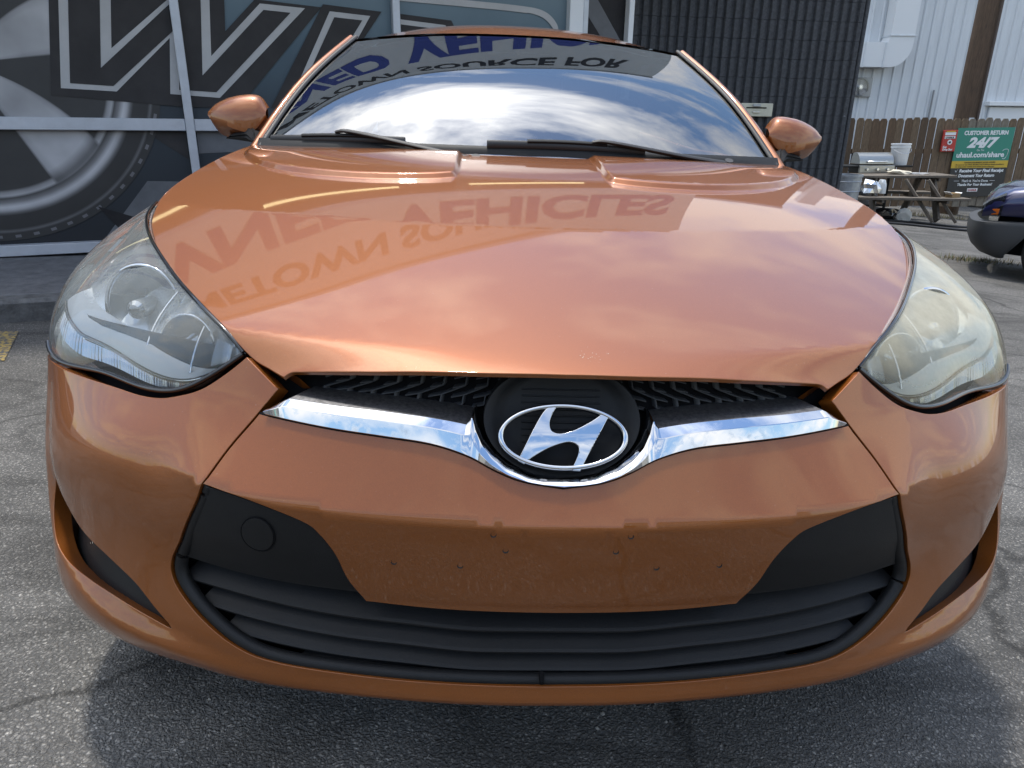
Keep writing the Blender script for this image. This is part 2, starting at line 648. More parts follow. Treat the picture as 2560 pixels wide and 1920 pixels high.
WS_GLASS = glass_mat('windshield_glass', (.42, .47, .46), 3.6)
SIDE_GLASS = glass_mat('tinted_side_glass', (.12, .13, .13), 1.6)
LENS_L = glass_mat('clear_weathered_lens', (.90, .92, .93), 1.45, .015, .27, (.68, .72, .70))
LENS_R = glass_mat('sunlit_weathered_lens', (.90, .89, .82), 1.38, .05, .46, (.90, .85, .64))  # weathered haze, with the sunlit look of this lamp put into its warm colour

# ================================================================== CAR
# car frame: x to the picture's right, y rearwards from the nose, z up from the ground under the car
car = thing('hatchback_car', 'copper orange three-door hatchback parked nose out with chrome winged grille', 'car', (0, .8, 0))
CAR_INV = Matrix.Translation((0, -.8, 0))

ZH1 = Spl([0, .03, .045, .07, .10, .16, .26, .40, .53], [.733, .7470, .7530, .7618, .7712, .7888, .8165, .8540, .8880])
ZH2 = Spl([.53, .65, .80, 1.0, 1.2, 1.4], [.8880, .9130, .9418, .9730, .9930, 1.0000])
DOME = np.array(crv([(.175, 1.24), (.176, 1.08), (.178, .90), (.205, .862), (.30, .848), (.42, .862), (.55, .912), (.66, .99),
                     (.735, 1.09), (.775, 1.19), (.79, 1.30)], 6)+[(.79, 1.45), (.175, 1.45)])

def hood_z(x, y, dome=True):
    x = np.asarray(x, float); y = np.asarray(y, float)
    yp = y-.33*x*x
    z = np.where(yp < .53, ZH1(yp), ZH2(yp))
    z = z-.035*sst(.10, .03, yp)*np.minimum(abs(x)/.42, 1.2)**3
    if dome:
        Q = np.stack([abs(x).ravel(), y.ravel()], 1)
        near = (Q[:, 1] > .80)
        d = np.full(len(Q), -1.)
        if near.any():
            q = Q[near]
            s = seg_dist(DOME, q)
            d[near] = np.where(in_poly(DOME, q), s, -s)
        z = z+(.014*sst(-.002, .016, d)).reshape(z.shape)*(1-sst(1.12, 1.36, y))
    return z

def hood_fn(x, y):
    return np.array([x, y-.8, hood_z(x, y)])

HEDGE = [(.403, .092), (.428, .111), (.453, .128), (.478, .148), (.502, .169), (.527, .192), (.553, .219), (.585, .260), (.624, .313),
         (.665, .374), (.711, .449), (.757, .532), (.806, .640), (.836, .760), (.846, .88), (.838, 1.02), (.824, 1.17), (.812, 1.27), (.802, 1.352)]
LIP = [(0, .044), (.12, .047), (.24, .060), (.30, .071), (.345, .082)]
LIPC = crv([(.345, .082), (.375, .0905), (.392, .095), (.403, .092)], 5)
REAR = [(.802, 1.352), (.76, 1.338), (.60, 1.285), (.438, 1.240), (.21, 1.211), (0, 1.204)]
half = crv(LIP, 8)[:-1]+LIPC[:-1]+crv(HEDGE, 6)[:-1]+crv(REAR, 8)
poly = half+[(-x, y) for x, y in half[-2:0:-1]]
def offset_line(P, d):
    P = np.array(P); T = np.gradient(P, axis=0); T /= np.linalg.norm(T, axis=1)[:, None]
    return P+np.stack([-T[:, 1], T[:, 0]], 1)*d
dm = np.array(crv([(.175, 1.20), (.176, 1.08), (.178, .90), (.205, .862), (.30, .848), (.42, .862), (.55, .912), (.66, .99), (.735, 1.09), (.775, 1.19), (.787, 1.28)], 9))
dome_lines = [L*np.array([g_, 1]) for d_ in (-.002, .004, .010, .016) for g_ in (1, -1) for L in (offset_line(dm, d_),)]
crease_h = [(x, .53+.33*x*x) for x in np.linspace(-.826, .826, 130)]
hood = panel('hood', poly, hood_fn, .0125, PAINT, car, gap=.003, thick=.007, roll=.002, lines=[crease_h]+dome_lines)

# --- bumper skin
UPL = [(0, 0), (.10, .002), (.23, .010), (.34, .030), (.44, .060), (.52, .092), (.60, .132), (.70, .192), (.80, .262), (.86, .314), (.897, .375), (.912, .47), (.912, .66)]
LOW = [(0, 0), (.10, .001), (.24, .010), (.35, .021), (.44, .034), (.52, .054), (.585, .078), (.67, .115), (.74, .155), (.80, .20), (.85, .252), (.885, .325), (.902, .42), (.905, .55), (.905, .66)]
def polar(P):
    P = np.array(P)
    ps = np.arctan2(P[:, 0], .55-P[:, 1]); r = np.hypot(P[:, 0], .55-P[:, 1])
    return Spl(np.r_[-ps[:0:-1], ps], np.r_[r[:0:-1], r])
rUP, rLOW = polar(UPL), polar(LOW)
pUP = Spl([.556, .60, .67, .74, .80, .86], [-.037, -.010, .030, .066, .097, .13])
pLOW = Spl([.15, .20, .25, .32, .36, .38, .41, .44, .47, .50, .53, .556], [.03, .0, -.025, -.02, -.0075, -.0025, -.0078, -.0144, -.0208, -.0269, -.0325, -.0370])
pSM = Spl([.15, .20, .25, .32, .40, .50, .60, .67, .74, .80, .86], [.03, .0, -.025, -.02, -.010, -.022, -.006, .030, .066, .097, .13])
# line beyond which the skin flares out to the splitter lip and the wheel arch: z of the line over |angle|
FLZ = Spl([0, .4, .7, .9, 1.05, 1.16, 1.24, 1.28, 1.31, 1.36], [.262, .265, .276, .305, .335, .375, .44, .52, .62, .85])

def fascia(s, z, disp=0.0, flare=True):
    s = np.asarray(s, float); z = np.asarray(z, float)
    w = sst(.48, .70, z)
    r = rLOW(s)*(1-w)+rUP(s)*w+disp
    a = abs(s)
    if flare:
        f = FLZ(np.minimum(a, 1.36))-z
        g_ = (FLZ(np.minimum(a, 1.36)+.004)-FLZ(np.minimum(a, 1.36)-.004))/.008
        f = np.where(a > 1.36, .3, f/np.sqrt(1+(g_/.9)**2))
        r = r+.020*sst(-.010, .030, f)*(.55+.45*sst(.6, 1.1, a))*(1-.75*sst(.40, .68, z))
        r = r-.05*sst(.245, .185, z)
    x = r*np.sin(s)
    zp = z-.10*np.minimum(x*x, .30)
    p = np.where(zp > .556, pUP(zp), pLOW(zp))
    ks = sst(.80, .95, a)
    p = p*(1-ks)+pSM(zp)*ks
    k = sst(1.0, 1.6, a)
    p = p*(1-k)+k*.01
    # soft hollow across each cheek
    p = p+.010*np.exp(-((a-.98)/.16)**2-((z-.50)/.07)**2)-.010*np.exp(-((a-1.08)/.14)**2-((z-.595)/.05)**2)
    return np.array([x, p+.55-r*np.cos(s)-.8, z])

SC = (.62, 1)
def crease_z(s):
    z = .56
    for _ in range(12):
        x = float(fascia(s, z)[0])
        z = .556+.10*min(x*x, .30)
    return z
CRS_L = [(s, crease_z(s)) for s in np.linspace(-.795, .795, 150)]
SEAM = [(.685, .707), (.726, .673), (.776, .628), (.812, .582)]
CHLOW = [(0, .605), (.10, .612), (.168, .6235), (.24, .641), (.33, .654), (.44, .660), (.57, .665), (.726, .673)]
INS = [(.812, .582), (.706, .568), (.607, .545), (.573, .525), (.544, .4905), (.523, .443), (.486, .398)]
ORB = [(.486, .398), (.326, .392), (.15, .390), (0, .389)]
OUT = [(.812, .582), (.826, .544), (.866, .472), (.896, .425), (.896, .393), (.866, .363), (.815, .333), (.763, .310), (.708, .2955),
       (.605, .2865), (.412, .2785), (.175, .276), (0, .275)]
h = crv(CHLOW, 6)[:-1]+crv(SEAM[1:], 5)[:-1]+crv(INS, 6)[:-1]+crv(ORB, 5)
poly = h+[(-x, y) for x, y in h[-2:0:-1]]
bump = panel('bumper_centre', poly, fascia, .012, PAINT, car, sc=SC, gap=.0012, thick=.02, lines=[CRS_L])
# number-plate screw holes
for s, z in ((.412, .485), (.253, .485), (.173, .545), (.141, .517)):
    for g in (-1, 1):
        p = fascia(g*s, z, .0006)
        bm = bmesh.new()
        bmesh.ops.create_circle(bm, cap_ends=False, segments=14, radius=.0042)
        for v in bm.verts:
            v.co = (v.co.x, 0, v.co.y)
        r = bmesh.ops.extrude_edge_only(bm, edges=bm.edges[:])
        for v in [q for q in r['geom'] if isinstance(q, bmesh.types.BMVert)]:
            v.co = (v.co.x*.45, .0016, v.co.z*.45)
        bmesh.ops.contextual_create(bm, geom=[e for e in bm.edges if e.is_boundary and all(abs(v.co.y) > .001 for v in e.verts)])
        for v in bm.verts:
            v.co += Vector(p)
        bm_obj('screw_hole', bm, BLACK_PL, bump)

# corners: cheek, flare and splitter lip in one skin
HLB = [(.765, .7435), (.815, .716), (.87, .691), (.93, .675), (.97, .668), (1.02, .665), (1.10, .665), (1.20, .662), (1.27, .660), (1.33, .658)]
VENT = [(.905, .312), (.945, .338), (.99, .368), (1.055, .392), (1.13, .412), (1.18, .440), (1.222, .472), (1.238, .486),
        (1.246, .465), (1.238, .415), (1.205, .372), (1.16, .354), (1.10, .343), (1.03, .333), (.957, .321)]
vent = crv(VENT[:8], 5)[:-1]+crv(VENT[7:]+[VENT[0]], 5)[:-1]
BOT = [(0, .186), (.4, .186), (.8, .188), (1.1, .20), (1.3, .225), (1.53, .26)]
ARCH = [(1.53, .26), (1.50, .40), (1.48, .55), (1.47, .655)]
hr = crv(HLB, 5)+crv(ARCH[::-1], 5)[:-1]+crv(BOT[::-1], 5)[:-1]
inner = crv(OUT, 6)[:0:-1]
inner = crv(OUT[::-1], 6)[1:-1]+crv(SEAM[::-1], 5)
right = hr+[(0.0, .186)]
left = [(-x, y) for x, y in hr[::-1]]
up_r = inner                     # centre line of the opening out to the top of the right seam
poly = right+left+[(-x, y) for x, y in up_r[::-1]]+[(0.0, .275)]+up_r
skin = panel('bumper_skin', poly, fascia, .011, PAINT, car, holes=[vent, [(-x, y) for x, y in vent]], sc=SC, gap=.0012, thick=.030, bstep=.007)
# recessed vent blades
def ventf(s, z):
    return fascia(s, z, -.026+.012*sst(.40, .30, z), False)
big = [((x-1.10)*1.10+1.10, (y-.42)*1.16+.418) for x, y in vent]
for side in (1, -1):
    o = panel('fog_lamp_vent', [(.87, .29), (1.38, .29), (1.38, .60), (1.20, .60), (1.0, .46), (.87, .36)], ventf, .012, BLACK_PL, car, sc=SC, gap=0, thick=.01)
    if side < 0:
        m = mirror_obj(o, car); bpy.data.objects.remove(o)

# black core behind the skin so seams read dark
grid_obj('bumper_core', lambda s, z: fascia(s, z, -.055, False), np.linspace(-1.45, 1.45, 60), np.linspace(.19, .735, 24), BLACK_DEEP, car)
grid_obj('hood_liner', lambda x, y: np.array([x*np.interp(y, [.13, .22, .45, .8, 1.3], [.50, .58, .86, 1, .98]), y-.8, hood_z(x*np.interp(y, [.13, .22, .45, .8, 1.3], [.50, .58, .86, 1, .98]), y, False)-.045]), np.linspace(-.78, .78, 40), np.linspace(.13, 1.30, 30), BLACK_DEEP, car)
# painted ledge seen in the gap below the hood corners
for g in (1, -1):
    bm = bmesh.new()
    pts = [(.385, .115, .715), (.47, .178, .728), (.455, .20, .700), (.37, .13, .690)]
    vs = [bm.verts.new((g*x, y-.8, z)) for x, y, z in pts]
    bm.faces.new(vs)
    r = bmesh.ops.extrude_face_region(bm, geom=bm.faces[:])
    bmesh.ops.translate(bm, vec=(0, .02, -.03), verts=[v for v in r['geom'] if isinstance(v, bmesh.types.BMVert)])
    bm_obj('front_panel_ledge', bm, PAINT, car)

# --- lower grille
lg = panel('lower_grille_surround', crv(INS, 5)[:-1]+crv(ORB, 5)+[(0, .275)]+crv(OUT[::-1], 6)[1:-1], lambda s, z: fascia(s, z, -.085, False), .02, BLACK_DEEP, car,
           sc=SC, thick=.002, gap=-.006)
lg2 = mirror_obj(lg, car)
# rounded black rim of the opening
rim = crv(OUT, 6)
for g in (1, -1):
    pts = [fascia(g*s, z, -.015, False) for s, z in rim]
    tube('grille_rim', pts, .0105, BLACK_PL, car, 8)
# flat black inserts beside the painted centre
IB = [(.486, .398), (.52, .400), (.575, .402), (.70, .409), (.82, .418), (.896, .425)]
ins = crv(INS, 6)[:-1]+crv(IB, 4)[:-1]+[(.896, .425), (.866, .472), (.826, .544)]
def insf(s, z):
    return fascia(s, z, -.006-.010*sst(.50, .40, z))
i1 = panel('grille_insert', ins, insf, .012, BLACK_PL, car, sc=SC, gap=.004, thick=.03)
i2 = mirror_obj(i1, car)
# round tow-eye cover, only on the picture's left
tc_ = crv([(.702+.032*math.cos(t), .511+.029*math.sin(t)) for t in np.linspace(0, 2*math.pi, 17)[:-1]], 3, True)
o = panel('tow_eye_cover', tc_, lambda s, z: fascia(s, z, -.0035), .008, BLACK_PL, None, sc=SC, gap=.0, thick=.004, roll=.0008)
m = mirror_obj(o, i2); bpy.data.objects.remove(o)
ringp = [tuple(np.array(fascia(-(.702+.0335*math.cos(t)), .511+.0305*math.sin(t), -.0046))) for t in np.linspace(0, 2*math.pi, 41)]
tube('tow_cover_groove', ringp, .0009, BLACK_DEEP, i2, 6)
# slats: blades of the lower grille
def grille_half_angle(z):
    zs = [p[1] for p in OUT[2:]]
    ss = [p[0] for p in OUT[2:]]
    return float(np.interp(z, zs[::-1], ss[::-1]))
for zc_ in (.346, .314, .284):
    smax = grille_half_angle(zc_+.041)+.02
    ss = np.linspace(-smax, smax, 70)
    V, F = [], []
    for s in ss:
        z0 = zc_+.010*sst(.2, .52, abs(s))+.031*sst(.45, .95, abs(s))
        sec = [(-.085, z0+.030), (-.060, z0+.025), (-.0255, z0+.0035), (-.0225, z0+.0005), (-.0245, z0-.0030), (-.085, z0-.0015)]
        for d, z in sec:
            V.append(fascia(s, z, d, False))
    k = 6
    for i in range(len(ss)-1):
        for j in range(k):
            F.append((i*k+j, i*k+(j+1) % k, (i+1)*k+(j+1) % k, (i+1)*k+j))
    F.append(tuple(range(k))); F.append(tuple((len(ss)-1)*k+j for j in range(k-1, -1, -1)))
    o = meshobj('grille_slat', V, F, BLACK_PL, car, True)
    o.data.set_sharp_from_angle(angle=R(9))
# floor of the lower grille
grid_obj('grille_floor', lambda s, z: np.array(fascia(s, .2765+.12*z+.012*sst(.35, .66, abs(s)), -z, False)), np.linspace(-.66, .66, 50), np.linspace(.004, .085, 4), BLACK_PL, car)
bm = bmesh.new()
cyl(bm, (-.015, -.02-.80+.005, .29), (-.015, -.02-.80-.012, .284), .004, n=10)
bm_obj('grille_clip', bm, BLACK_DEEP, car)

# --- upper grille: back panel, lattice, oval dish, chrome wing and badge
def upg(s, z, d=-.055):
    return fascia(s, z, d, False)
GT = [(0, .760), (.22, .760), (.45, .757), (.60, .745), (.655, .725)]
gp = [(0, .60)]+[(s, z) for s, z in CHLOW[1:]]+[(.70, .70)]+GT[::-1][0:-1]
gp = gp+[(0, .760)]
full = gp+[(-x, y) for x, y in gp[::-1][1:-1]]
panel('upper_grille_back', full, lambda s, z: upg(s, z, -.062), .02, BLACK_DEEP, car, sc=SC, thick=.002, gap=0)
# lattice of skewed cells
V, F = [], []
def bar(p, q, w=.0042, d0=-.056, d1=-.044):
    n = 5
    b0 = len(V)
    du = np.array(q)-np.array(p)
    nrm = np.array([-du[1], du[0]*.38]); nrm = nrm/np.hypot(nrm[0]*.62, nrm[1])
    for i in range(n):
        c = np.array(p)+du*i/(n-1)
        for (o_, d) in ((-w/2, d0), (-w/4, d1), (w/4, d1), (w/2, d0)):
            q_ = c+nrm*o_
            V.append(upg(q_[0], q_[1], d))
    for i in range(n-1):
        for j in range(3):
            a = b0+i*4+j
            F.append((a, a+1, a+5, a+4))
for g in (-1, 1):
    for i in range(-6, 18):
        s0 = .10+i*.060
        seg = []
        for k in range(7):
            zz = .690+k*.0125
            seg.append((g*(s0+(.030 if k % 2 else 0)-k*.034), zz))
        for a, b in zip(seg, seg[1:]):
            if .06 < abs(a[0]) < .66 and .06 < abs(b[0]) < .66 and a[1] < .757 and a[0]*g > 0 and b[0]*g > 0:
                bar(a, b)
    for k in range(6):
        zz = .690+k*.0125
        for i in range(-6, 18):
            s0 = .10+i*.060+(.030 if k % 2 else 0)-k*.034
            a, b = (g*(s0), zz), (g*(s0+.034+.0), zz-.0035)
            if s0 > .07 and s0+.04 < .65:
                bar(a, b, .0038)
gm_ = meshobj('grille_lattice', V, F, MESH_PL, car, True)
gm_['kind'] = 'stuff'

# oval dish around the badge
BC = np.array([0, .672]); 
def dish_pt(t, k, d):
    s = .207*k*math.cos(t); z = .684+.072*k*math.sin(t)
    return fascia(s, z, d, False)
V, F = [], []
prof = [(1.02, -.055), (1.02, -.018), (1.0, -.012), (.95, -.014), (.88, -.022), (.80, -.030), (.72, -.034), (.0001, -.036)]
nt_ = 72
for k, d in prof:
    for i in range(nt_):
        t = 2*math.pi*i/nt_
        V.append(dish_pt(t, k, d))
for a in range(len(prof)-1):
    for i in range(nt_):
        j = (i+1) % nt_
        F.append((a*nt_+i, a*nt_+j, (a+1)*nt_+j, (a+1)*nt_+i))
o = meshobj('badge_dish', V, F, BLACK_PL, car, True)
o.data.set_sharp_from_angle(angle=R(60))
for i in range(9):
    zz = .648+i*.0085
    tube('badge_dish_rib', [fascia(s, zz, -.033, False) for s in np.linspace(-.11, .11, 9)], .0011, BLACK_PL, o, 6)

# badge: oval ring and slanted stroke, in its own inclined plane
bc = np.array(fascia(0, .6665, -.006, False))
bc[1] -= .004
up_b = Vector((0, .50, .866)); n_b = Vector((0, -.866, .50)); rx = Vector((1, 0, 0))
badge = bpy.data.objects.new('badge', None)
badge.empty_display_size = .05
link(badge, car)
def bpt(u, v, d):
    # u,v in units of the half width
    return Vector(bc)+rx*(u*.0925)+up_b*(v*.0925)+n_b*d
A_, B_ = 1.0, .515
V, F = [], []
ringprof = [(1.0, -.008), (1.0, .002), (.985, .0055), (.955, .0065), (.925, .0055), (.91, .002), (.91, -.008)]
nr = 180
for k, d in ringprof:
    w = (1-k)
    for i in range(nr):
        t = 2*math.pi*i/nr
        V.append(bpt((A_-w)*math.cos(t), (B_-w*.92)*math.sin(t), d))
for a in range(len(ringprof)-1):
    for i in range(nr):
        j = (i+1) % nr
        F.append((a*nr+i, a*nr+j, (a+1)*nr+j, (a+1)*nr+i))
o = meshobj('badge_ring', V, F, CHROME, badge, True)
o.data.set_sharp_from_angle(angle=R(60))
def zp_(x, y):
    return ((x-1115)/717, (580-y)/338*.515)
outline = crv([zp_(*p) for p in ((640, 775), (700, 660), (790, 490), (880, 345), (962, 262))], 4)[:-1] \
    + [zp_(962, 262), zp_(1050, 258)] + crv([zp_(*p) for p in ((1045, 285), (1000, 350), (966, 440), (985, 520), (1070, 548), (1200, 522), (1330, 465), (1450, 400), (1545, 335))], 5)[:-1] \
    + [zp_(1545, 335), zp_(1625, 375)] + crv([zp_(*p) for p in ((1600, 405), (1540, 510), (1450, 660), (1370, 800), (1300, 925))], 4)[:-1] \
    + [zp_(1300, 925), zp_(1200, 920)] + crv([zp_(*p) for p in ((1215, 875), (1262, 780), (1278, 705), (1250, 660), (1180, 640), (1080, 658), (960, 700), (850, 755), (750, 815), (690, 865))], 5)[:-1] \
    + [zp_(690, 865), zp_(620, 830)]
loop = resample(np.array(outline), .03)
def badge_fn(u, v):
    # gently crowned face
    h = .0035+.004*np.exp(-((u*.9)**2+(v*1.6)**2)*1.2)
    P = np.array(bc)[:, None]+np.outer(np.array(rx), u*.0925)+np.outer(np.array(up_b), v*.0925)+np.outer(np.array(n_b), h)
    return P
panel('badge_stroke', outline, badge_fn, .05, CHROME, badge, thick=.013, gap=0, roll=.0018, bstep=.014)

# chrome wing: bevelled bar each side that runs into a band under the dish
wing_low = crv([(.728, .6735), (.57, .6655), (.44, .6605), (.33, .6545), (.24, .6415), (.168, .6240), (.10, .6125), (.0, .6058)], 8)
wing_low = resample_open = np.array(wing_low)
wl_ = wing_low
def wing_top(s):
    if s > .232:
        return float(np.interp(s, [.232, .45, .67], [.704, .7125, .714]))
    # inner edge hugging the dish
    return float(np.interp(s, [0, .05, .086, .141, .180, .205, .222, .232], [.6145, .6155, .6185, .6285, .643, .659, .680, .704]))
for g in (1, -1):
    V, F = [], []
    ss = np.r_[np.linspace(0, .20, 26), np.linspace(.206, .236, 12), np.linspace(.245, .705, 40)]
    k = 9
    for s in ss:
        lo = float(np.interp(s, wl_[::-1, 0], wl_[::-1, 1]))
        hi = wing_top(s)
        if s > .66:      # slanted outer end
            f = (s-.66)/(.728-.66)
            hi = hi*(1-f)+(.6735)*f
        hgt = hi-lo
        q = float(sst(.225, .245, s))
        sec_o = [(lo, -.014), (lo+.001, .0035), (lo+.003, .0062), (lo+hgt*.42, .0095), (lo+hgt*.44, .0092), (lo+hgt*.575, .0025),
                 (lo+hgt*.60, .0012), (lo+hgt*.72, -.042), (lo+hgt*.68, -.052)]
        sec_i = [(lo, -.014), (lo+.001, .0035), (lo+.003, .0062), (lo+hgt*.45, .0085), (lo+hgt*.50, .0082), (lo+hgt*.80, .004),
                 (lo+hgt*.85, .003), (hi-.0008, -.004), (hi, -.016)]
        sec = [(z0*q+z1*(1-q), d0*q+d1*(1-q)) for (z0, d0), (z1, d1) in zip(sec_o, sec_i)]
        for z, d in sec:
            V.append(fascia(g*s, z, d, False))
    n = len(ss)
    for i in range(n-1):
        for j in range(k-1):
            a = i*k+j
            f = (a, a+1, a+k+1, a+k)
            F.append(f if g > 0 else f[::-1])
    F.append(tuple((n-1)*k+j for j in range(k)))
    o = meshobj('chrome_grille_wing', V, F, CHROME, car, True)
    o.data.materials.append(DUSTY)
    for fi in range((n-1)*(k-1)):
        if fi % (k-1) >= 6 and ss[fi//(k-1)] > .238:
            o.data.polygons[fi].material_index = 1
    o.data.set_sharp_from_angle(angle=R(14))
# dark gap line below the wing
for g in (1, -1):
    tube('wing_gasket', [fascia(g*s, z-.0025, -.0035, False) for s, z in wl_], .0028, BLACK_DEEP, car, 6)

# stone chips on the nose of the hood
rnd = random.Random(11)
V, F = [], []
for _ in range(17):
    x = .042+rnd.gauss(0, .009); y = .090+rnd.gauss(0, .010); r_ = rnd.uniform(.0005, .0013)
    b0 = len(V); k = 6
    for j in range(k):
        t = 2*math.pi*j/k+rnd.uniform(-.3, .3); q = r_*rnd.uniform(.5, 1.2)
        xx, yy = x+q*math.cos(t), y+q*math.sin(t)
        V.append((xx, yy-.8, float(hood_z(xx, yy))+.0004))
    F.append(tuple(range(b0, b0+k)))
ch = meshobj('paint_chips', V, F, mat('bare_primer', (.42, .33, .26), .8), hood)
ch['kind'] = 'stuff'

# --- headlights
LT = np.array([(.474, .150, .7405), (.505, .174, .765), (.538, .203, .7835), (.578, .247, .800), (.633, .323, .8145), (.703, .430, .835), (.764, .535, .8535), (.816, .655, .8715), (.852, .790, .8825)])
LB = np.array([(.474, .150, .7395), (.515, .150, .711), (.560, .152, .685), (.607, .166, .6705), (.672, .205, .666), (.762, .270, .664), (.866, .335, .664), (.915, .480, .725), (.876, .790, .862)])
tt = np.linspace(0, 1, 9)
LTs = [Spl(tt, LT[:, k]) for k in range(3)]
LBs = [Spl(tt, LB[:, k]) for k in range(3)]
BUL = [Spl(tt, v) for v in ([.2, .3, .4, .5, .55, .6, .7, .85, .9], [-.75, -.7, -.65, -.6, -.5, -.42, -.3, -.1, 0], [.5, .5, .5, .5, .5, .55, .6, .5, .4])]
BAMT = Spl(tt, [.0, .004, .009, .015, .023, .033, .040, .030, .004])
def lens_fn(t, v, off=0.0):
    t = np.asarray(t, float); v = np.asarray(v, float)
    T = np.array([f(t) for f in LTs]); B = np.array([f(t) for f in LBs])
    D = np.array([f(t) for f in BUL]); D = D/np.linalg.norm(D, axis=0)
    P = B*(1-v)+T*v+D*(BAMT(t)*4*v*(1-v)*(1.15-.3*v)+off)
    P[1] -= .8
    return P
us, vs = np.r_[np.linspace(.004, .1, 8), np.linspace(.12, 1, 56)], np.linspace(0, 1, 30)
for g in (-1, 1):
    lamp = bpy.data.objects.new('headlight', None)
    lamp.empty_display_size = .05
    link(lamp, car)
    lamp['label'] = 'headlight with clear lens' if g < 0 else 'headlight with hazy lens tinted yellow as if sunlit'
    G = np.array([g, 1, 1.])
    def add(o):
        """mirror for the picture's left lamp"""
        if g < 0:
            m = mirror_obj(o, lamp)
            bpy.data.objects.remove(o)
            return m
        return o
    add(grid_obj('lens', lens_fn, us, vs, LENS_L if g < 0 else LENS_R, lamp, flip=False))
    # housing shell behind the lens
    def shell(t, v):
        k = np.sin(np.pi*np.clip(v, 0, 1))**.6
        dpt = -.006-.075*k*sst(.0, .35, t)*(1-.55*sst(.75, 1, t))
        return lens_fn(t, v, dpt)
    add(grid_obj('housing', shell, us, vs, LAMP_SHELL, lamp))
    # dark gasket rim along both edges
    rimT = [tuple(lens_fn(np.array([t]), np.array([1.0]), .000)[:, 0]) for t in np.linspace(.004, 1, 60)]
    rimB = [tuple(lens_fn(np.array([t]), np.array([0.0]), .000)[:, 0]) for t in np.linspace(.004, .80, 60)]
    add(tube('gasket', rimT, .0034, BLACK_GL, lamp, 8))
    add(tube('gasket', rimB, .0042, BLACK_GL, lamp, 8))
    # clear edge band just inside the upper rim
    rimT2 = [tuple(lens_fn(np.array([t]), np.array([.955]), -.010)[:, 0]) for t in np.linspace(.10, .97, 50)]
    add(tube('edge_trim', rimT2, .0045, SILVER, lamp, 8))
    # white shelf that swoops along the bottom to the inner tip
    def shelf(t, v):
        q = np.interp(t, [.16, .25, .40, .55, .68, .78], [.28, .30, .34, .37, .41, .46])
        q0 = np.interp(t, [.16, .25, .40, .55, .68, .78], [.08, .10, .13, .17, .20, .30])
        vv = q0+(q-q0)*v
        d = -.009-.022*v**1.5
        return lens_fn(t, vv, d)
    add(grid_obj('light_shelf', shelf, np.linspace(.14, .78, 60), np.linspace(0, 1, 10), LAMP_WHITE, lamp))
    edge = [tuple(shelf(np.array([t]), np.array([0.]))[:, 0]) for t in np.linspace(.14, .78, 50)]
    add(tube('shelf_edge', edge, .0035, CHROME, lamp, 8))
    # ribbed reflector strip under the shelf
    def strip(t, v):
        q0 = np.interp(t, [.25, .40, .55, .68, .78], [.03, .04, .06, .08, .14])
        q1 = np.interp(t, [.25, .40, .55, .68, .78], [.085, .115, .15, .18, .27])
        return lens_fn(t, q0+(q1-q0)*v, -.012-.004*np.abs(np.sin(t*330)))
    add(grid_obj('ribbed_strip', strip, np.linspace(.27, .78, 260), np.linspace(0, 1, 4), SILVER, lamp))
    def tipf(t, v):
        return lens_fn(t, .25+.5*v, -.010-.004*np.abs(np.sin(t*420)))
    add(grid_obj('ribbed_corner', tipf, np.linspace(.10, .19, 60), np.linspace(0, 1, 4), SILVER, lamp))
    # reflector bowls
    def bowl(name, c, axis, r, depth, m, ring):
        c = Vector(c); ax = Vector(axis).normalized()
        a = ax.cross(Vector((0, 0, 1))).normalized(); b = a.cross(ax)
        V, F = [], []
        nr_, ns = 12, 48
        for i in range(nr_+1):
            k = i/nr_
            for j in range(ns):
                t = 2*math.pi*j/ns
                V.append(c+(a*math.cos(t)+b*math.sin(t))*(r*max(k, .02))+ax*(depth*(k*k-1)+.0022*k*abs(math.sin(9*math.cos(t)*k*1.2))))
        for i in range(nr_):
            for j in range(ns):
                jj = (j+1) % ns
                F.append((i*ns+j, i*ns+jj, (i+1)*ns+jj, (i+1)*ns+j))
        o = add(meshobj(name, V, F, m, lamp, True))
        pts = [c+(a*math.cos(t)+b*math.sin(t))*r*1.02 for t in np.linspace(0, 2*math.pi, 49)]
        add(tube(name+'_rim', pts, ring, CHROME, lamp, 8))
        return o
    def inside(t, v, d):
        return lens_fn(np.array([t]), np.array([v]), d)[:, 0]
    c1 = inside(.645, .56, -.062)
    bowl('main_reflector', c1, (.24, -.92, .14), .074, .06, REFLECTOR, .0040)
    cc = Vector(c1)+Vector((.0, -.012, .0))
    add(cyl_obj('bulb_shield', cc+Vector((0, .045, 0)), cc+Vector((.006, -.004, 0)), .014, LAMP_GREY, lamp, .017))
    add(cyl_obj('bulb_cap', cc+Vector((.006, -.004, 0)), cc+Vector((.007, -.010, 0)), .017, CHROME, lamp, .010))
    c2 = inside(.43, .52, -.050)
    bowl('inner_reflector', c2, (.20, -.95, .18), .046, .05, REFLECTOR, .0025)
    add(cyl_obj('inner_bulb', Vector(c2)+Vector((0, .03, 0)), Vector(c2)+Vector((.004, -.008, 0)), .008, SILVER, lamp, .006))
    # orange side marker at the rear end
    add(grid_obj('side_marker', lambda t, v: lens_fn(t, .35+.45*v, -.012), np.linspace(.86, .955, 12), np.linspace(0, 1, 8), AMBER, lamp))
    # divider blades
    dv = [tuple(inside(.52, v, -.03)) for v in np.linspace(.22, .92, 20)]
    add(tube('divider', dv, .0032, CHROME, lamp, 8))
    dv = [tuple(inside(.30, v, -.018)) for v in np.linspace(.22, .80, 16)]
    add(tube('divider', dv, .0022, CHROME, lamp, 8))

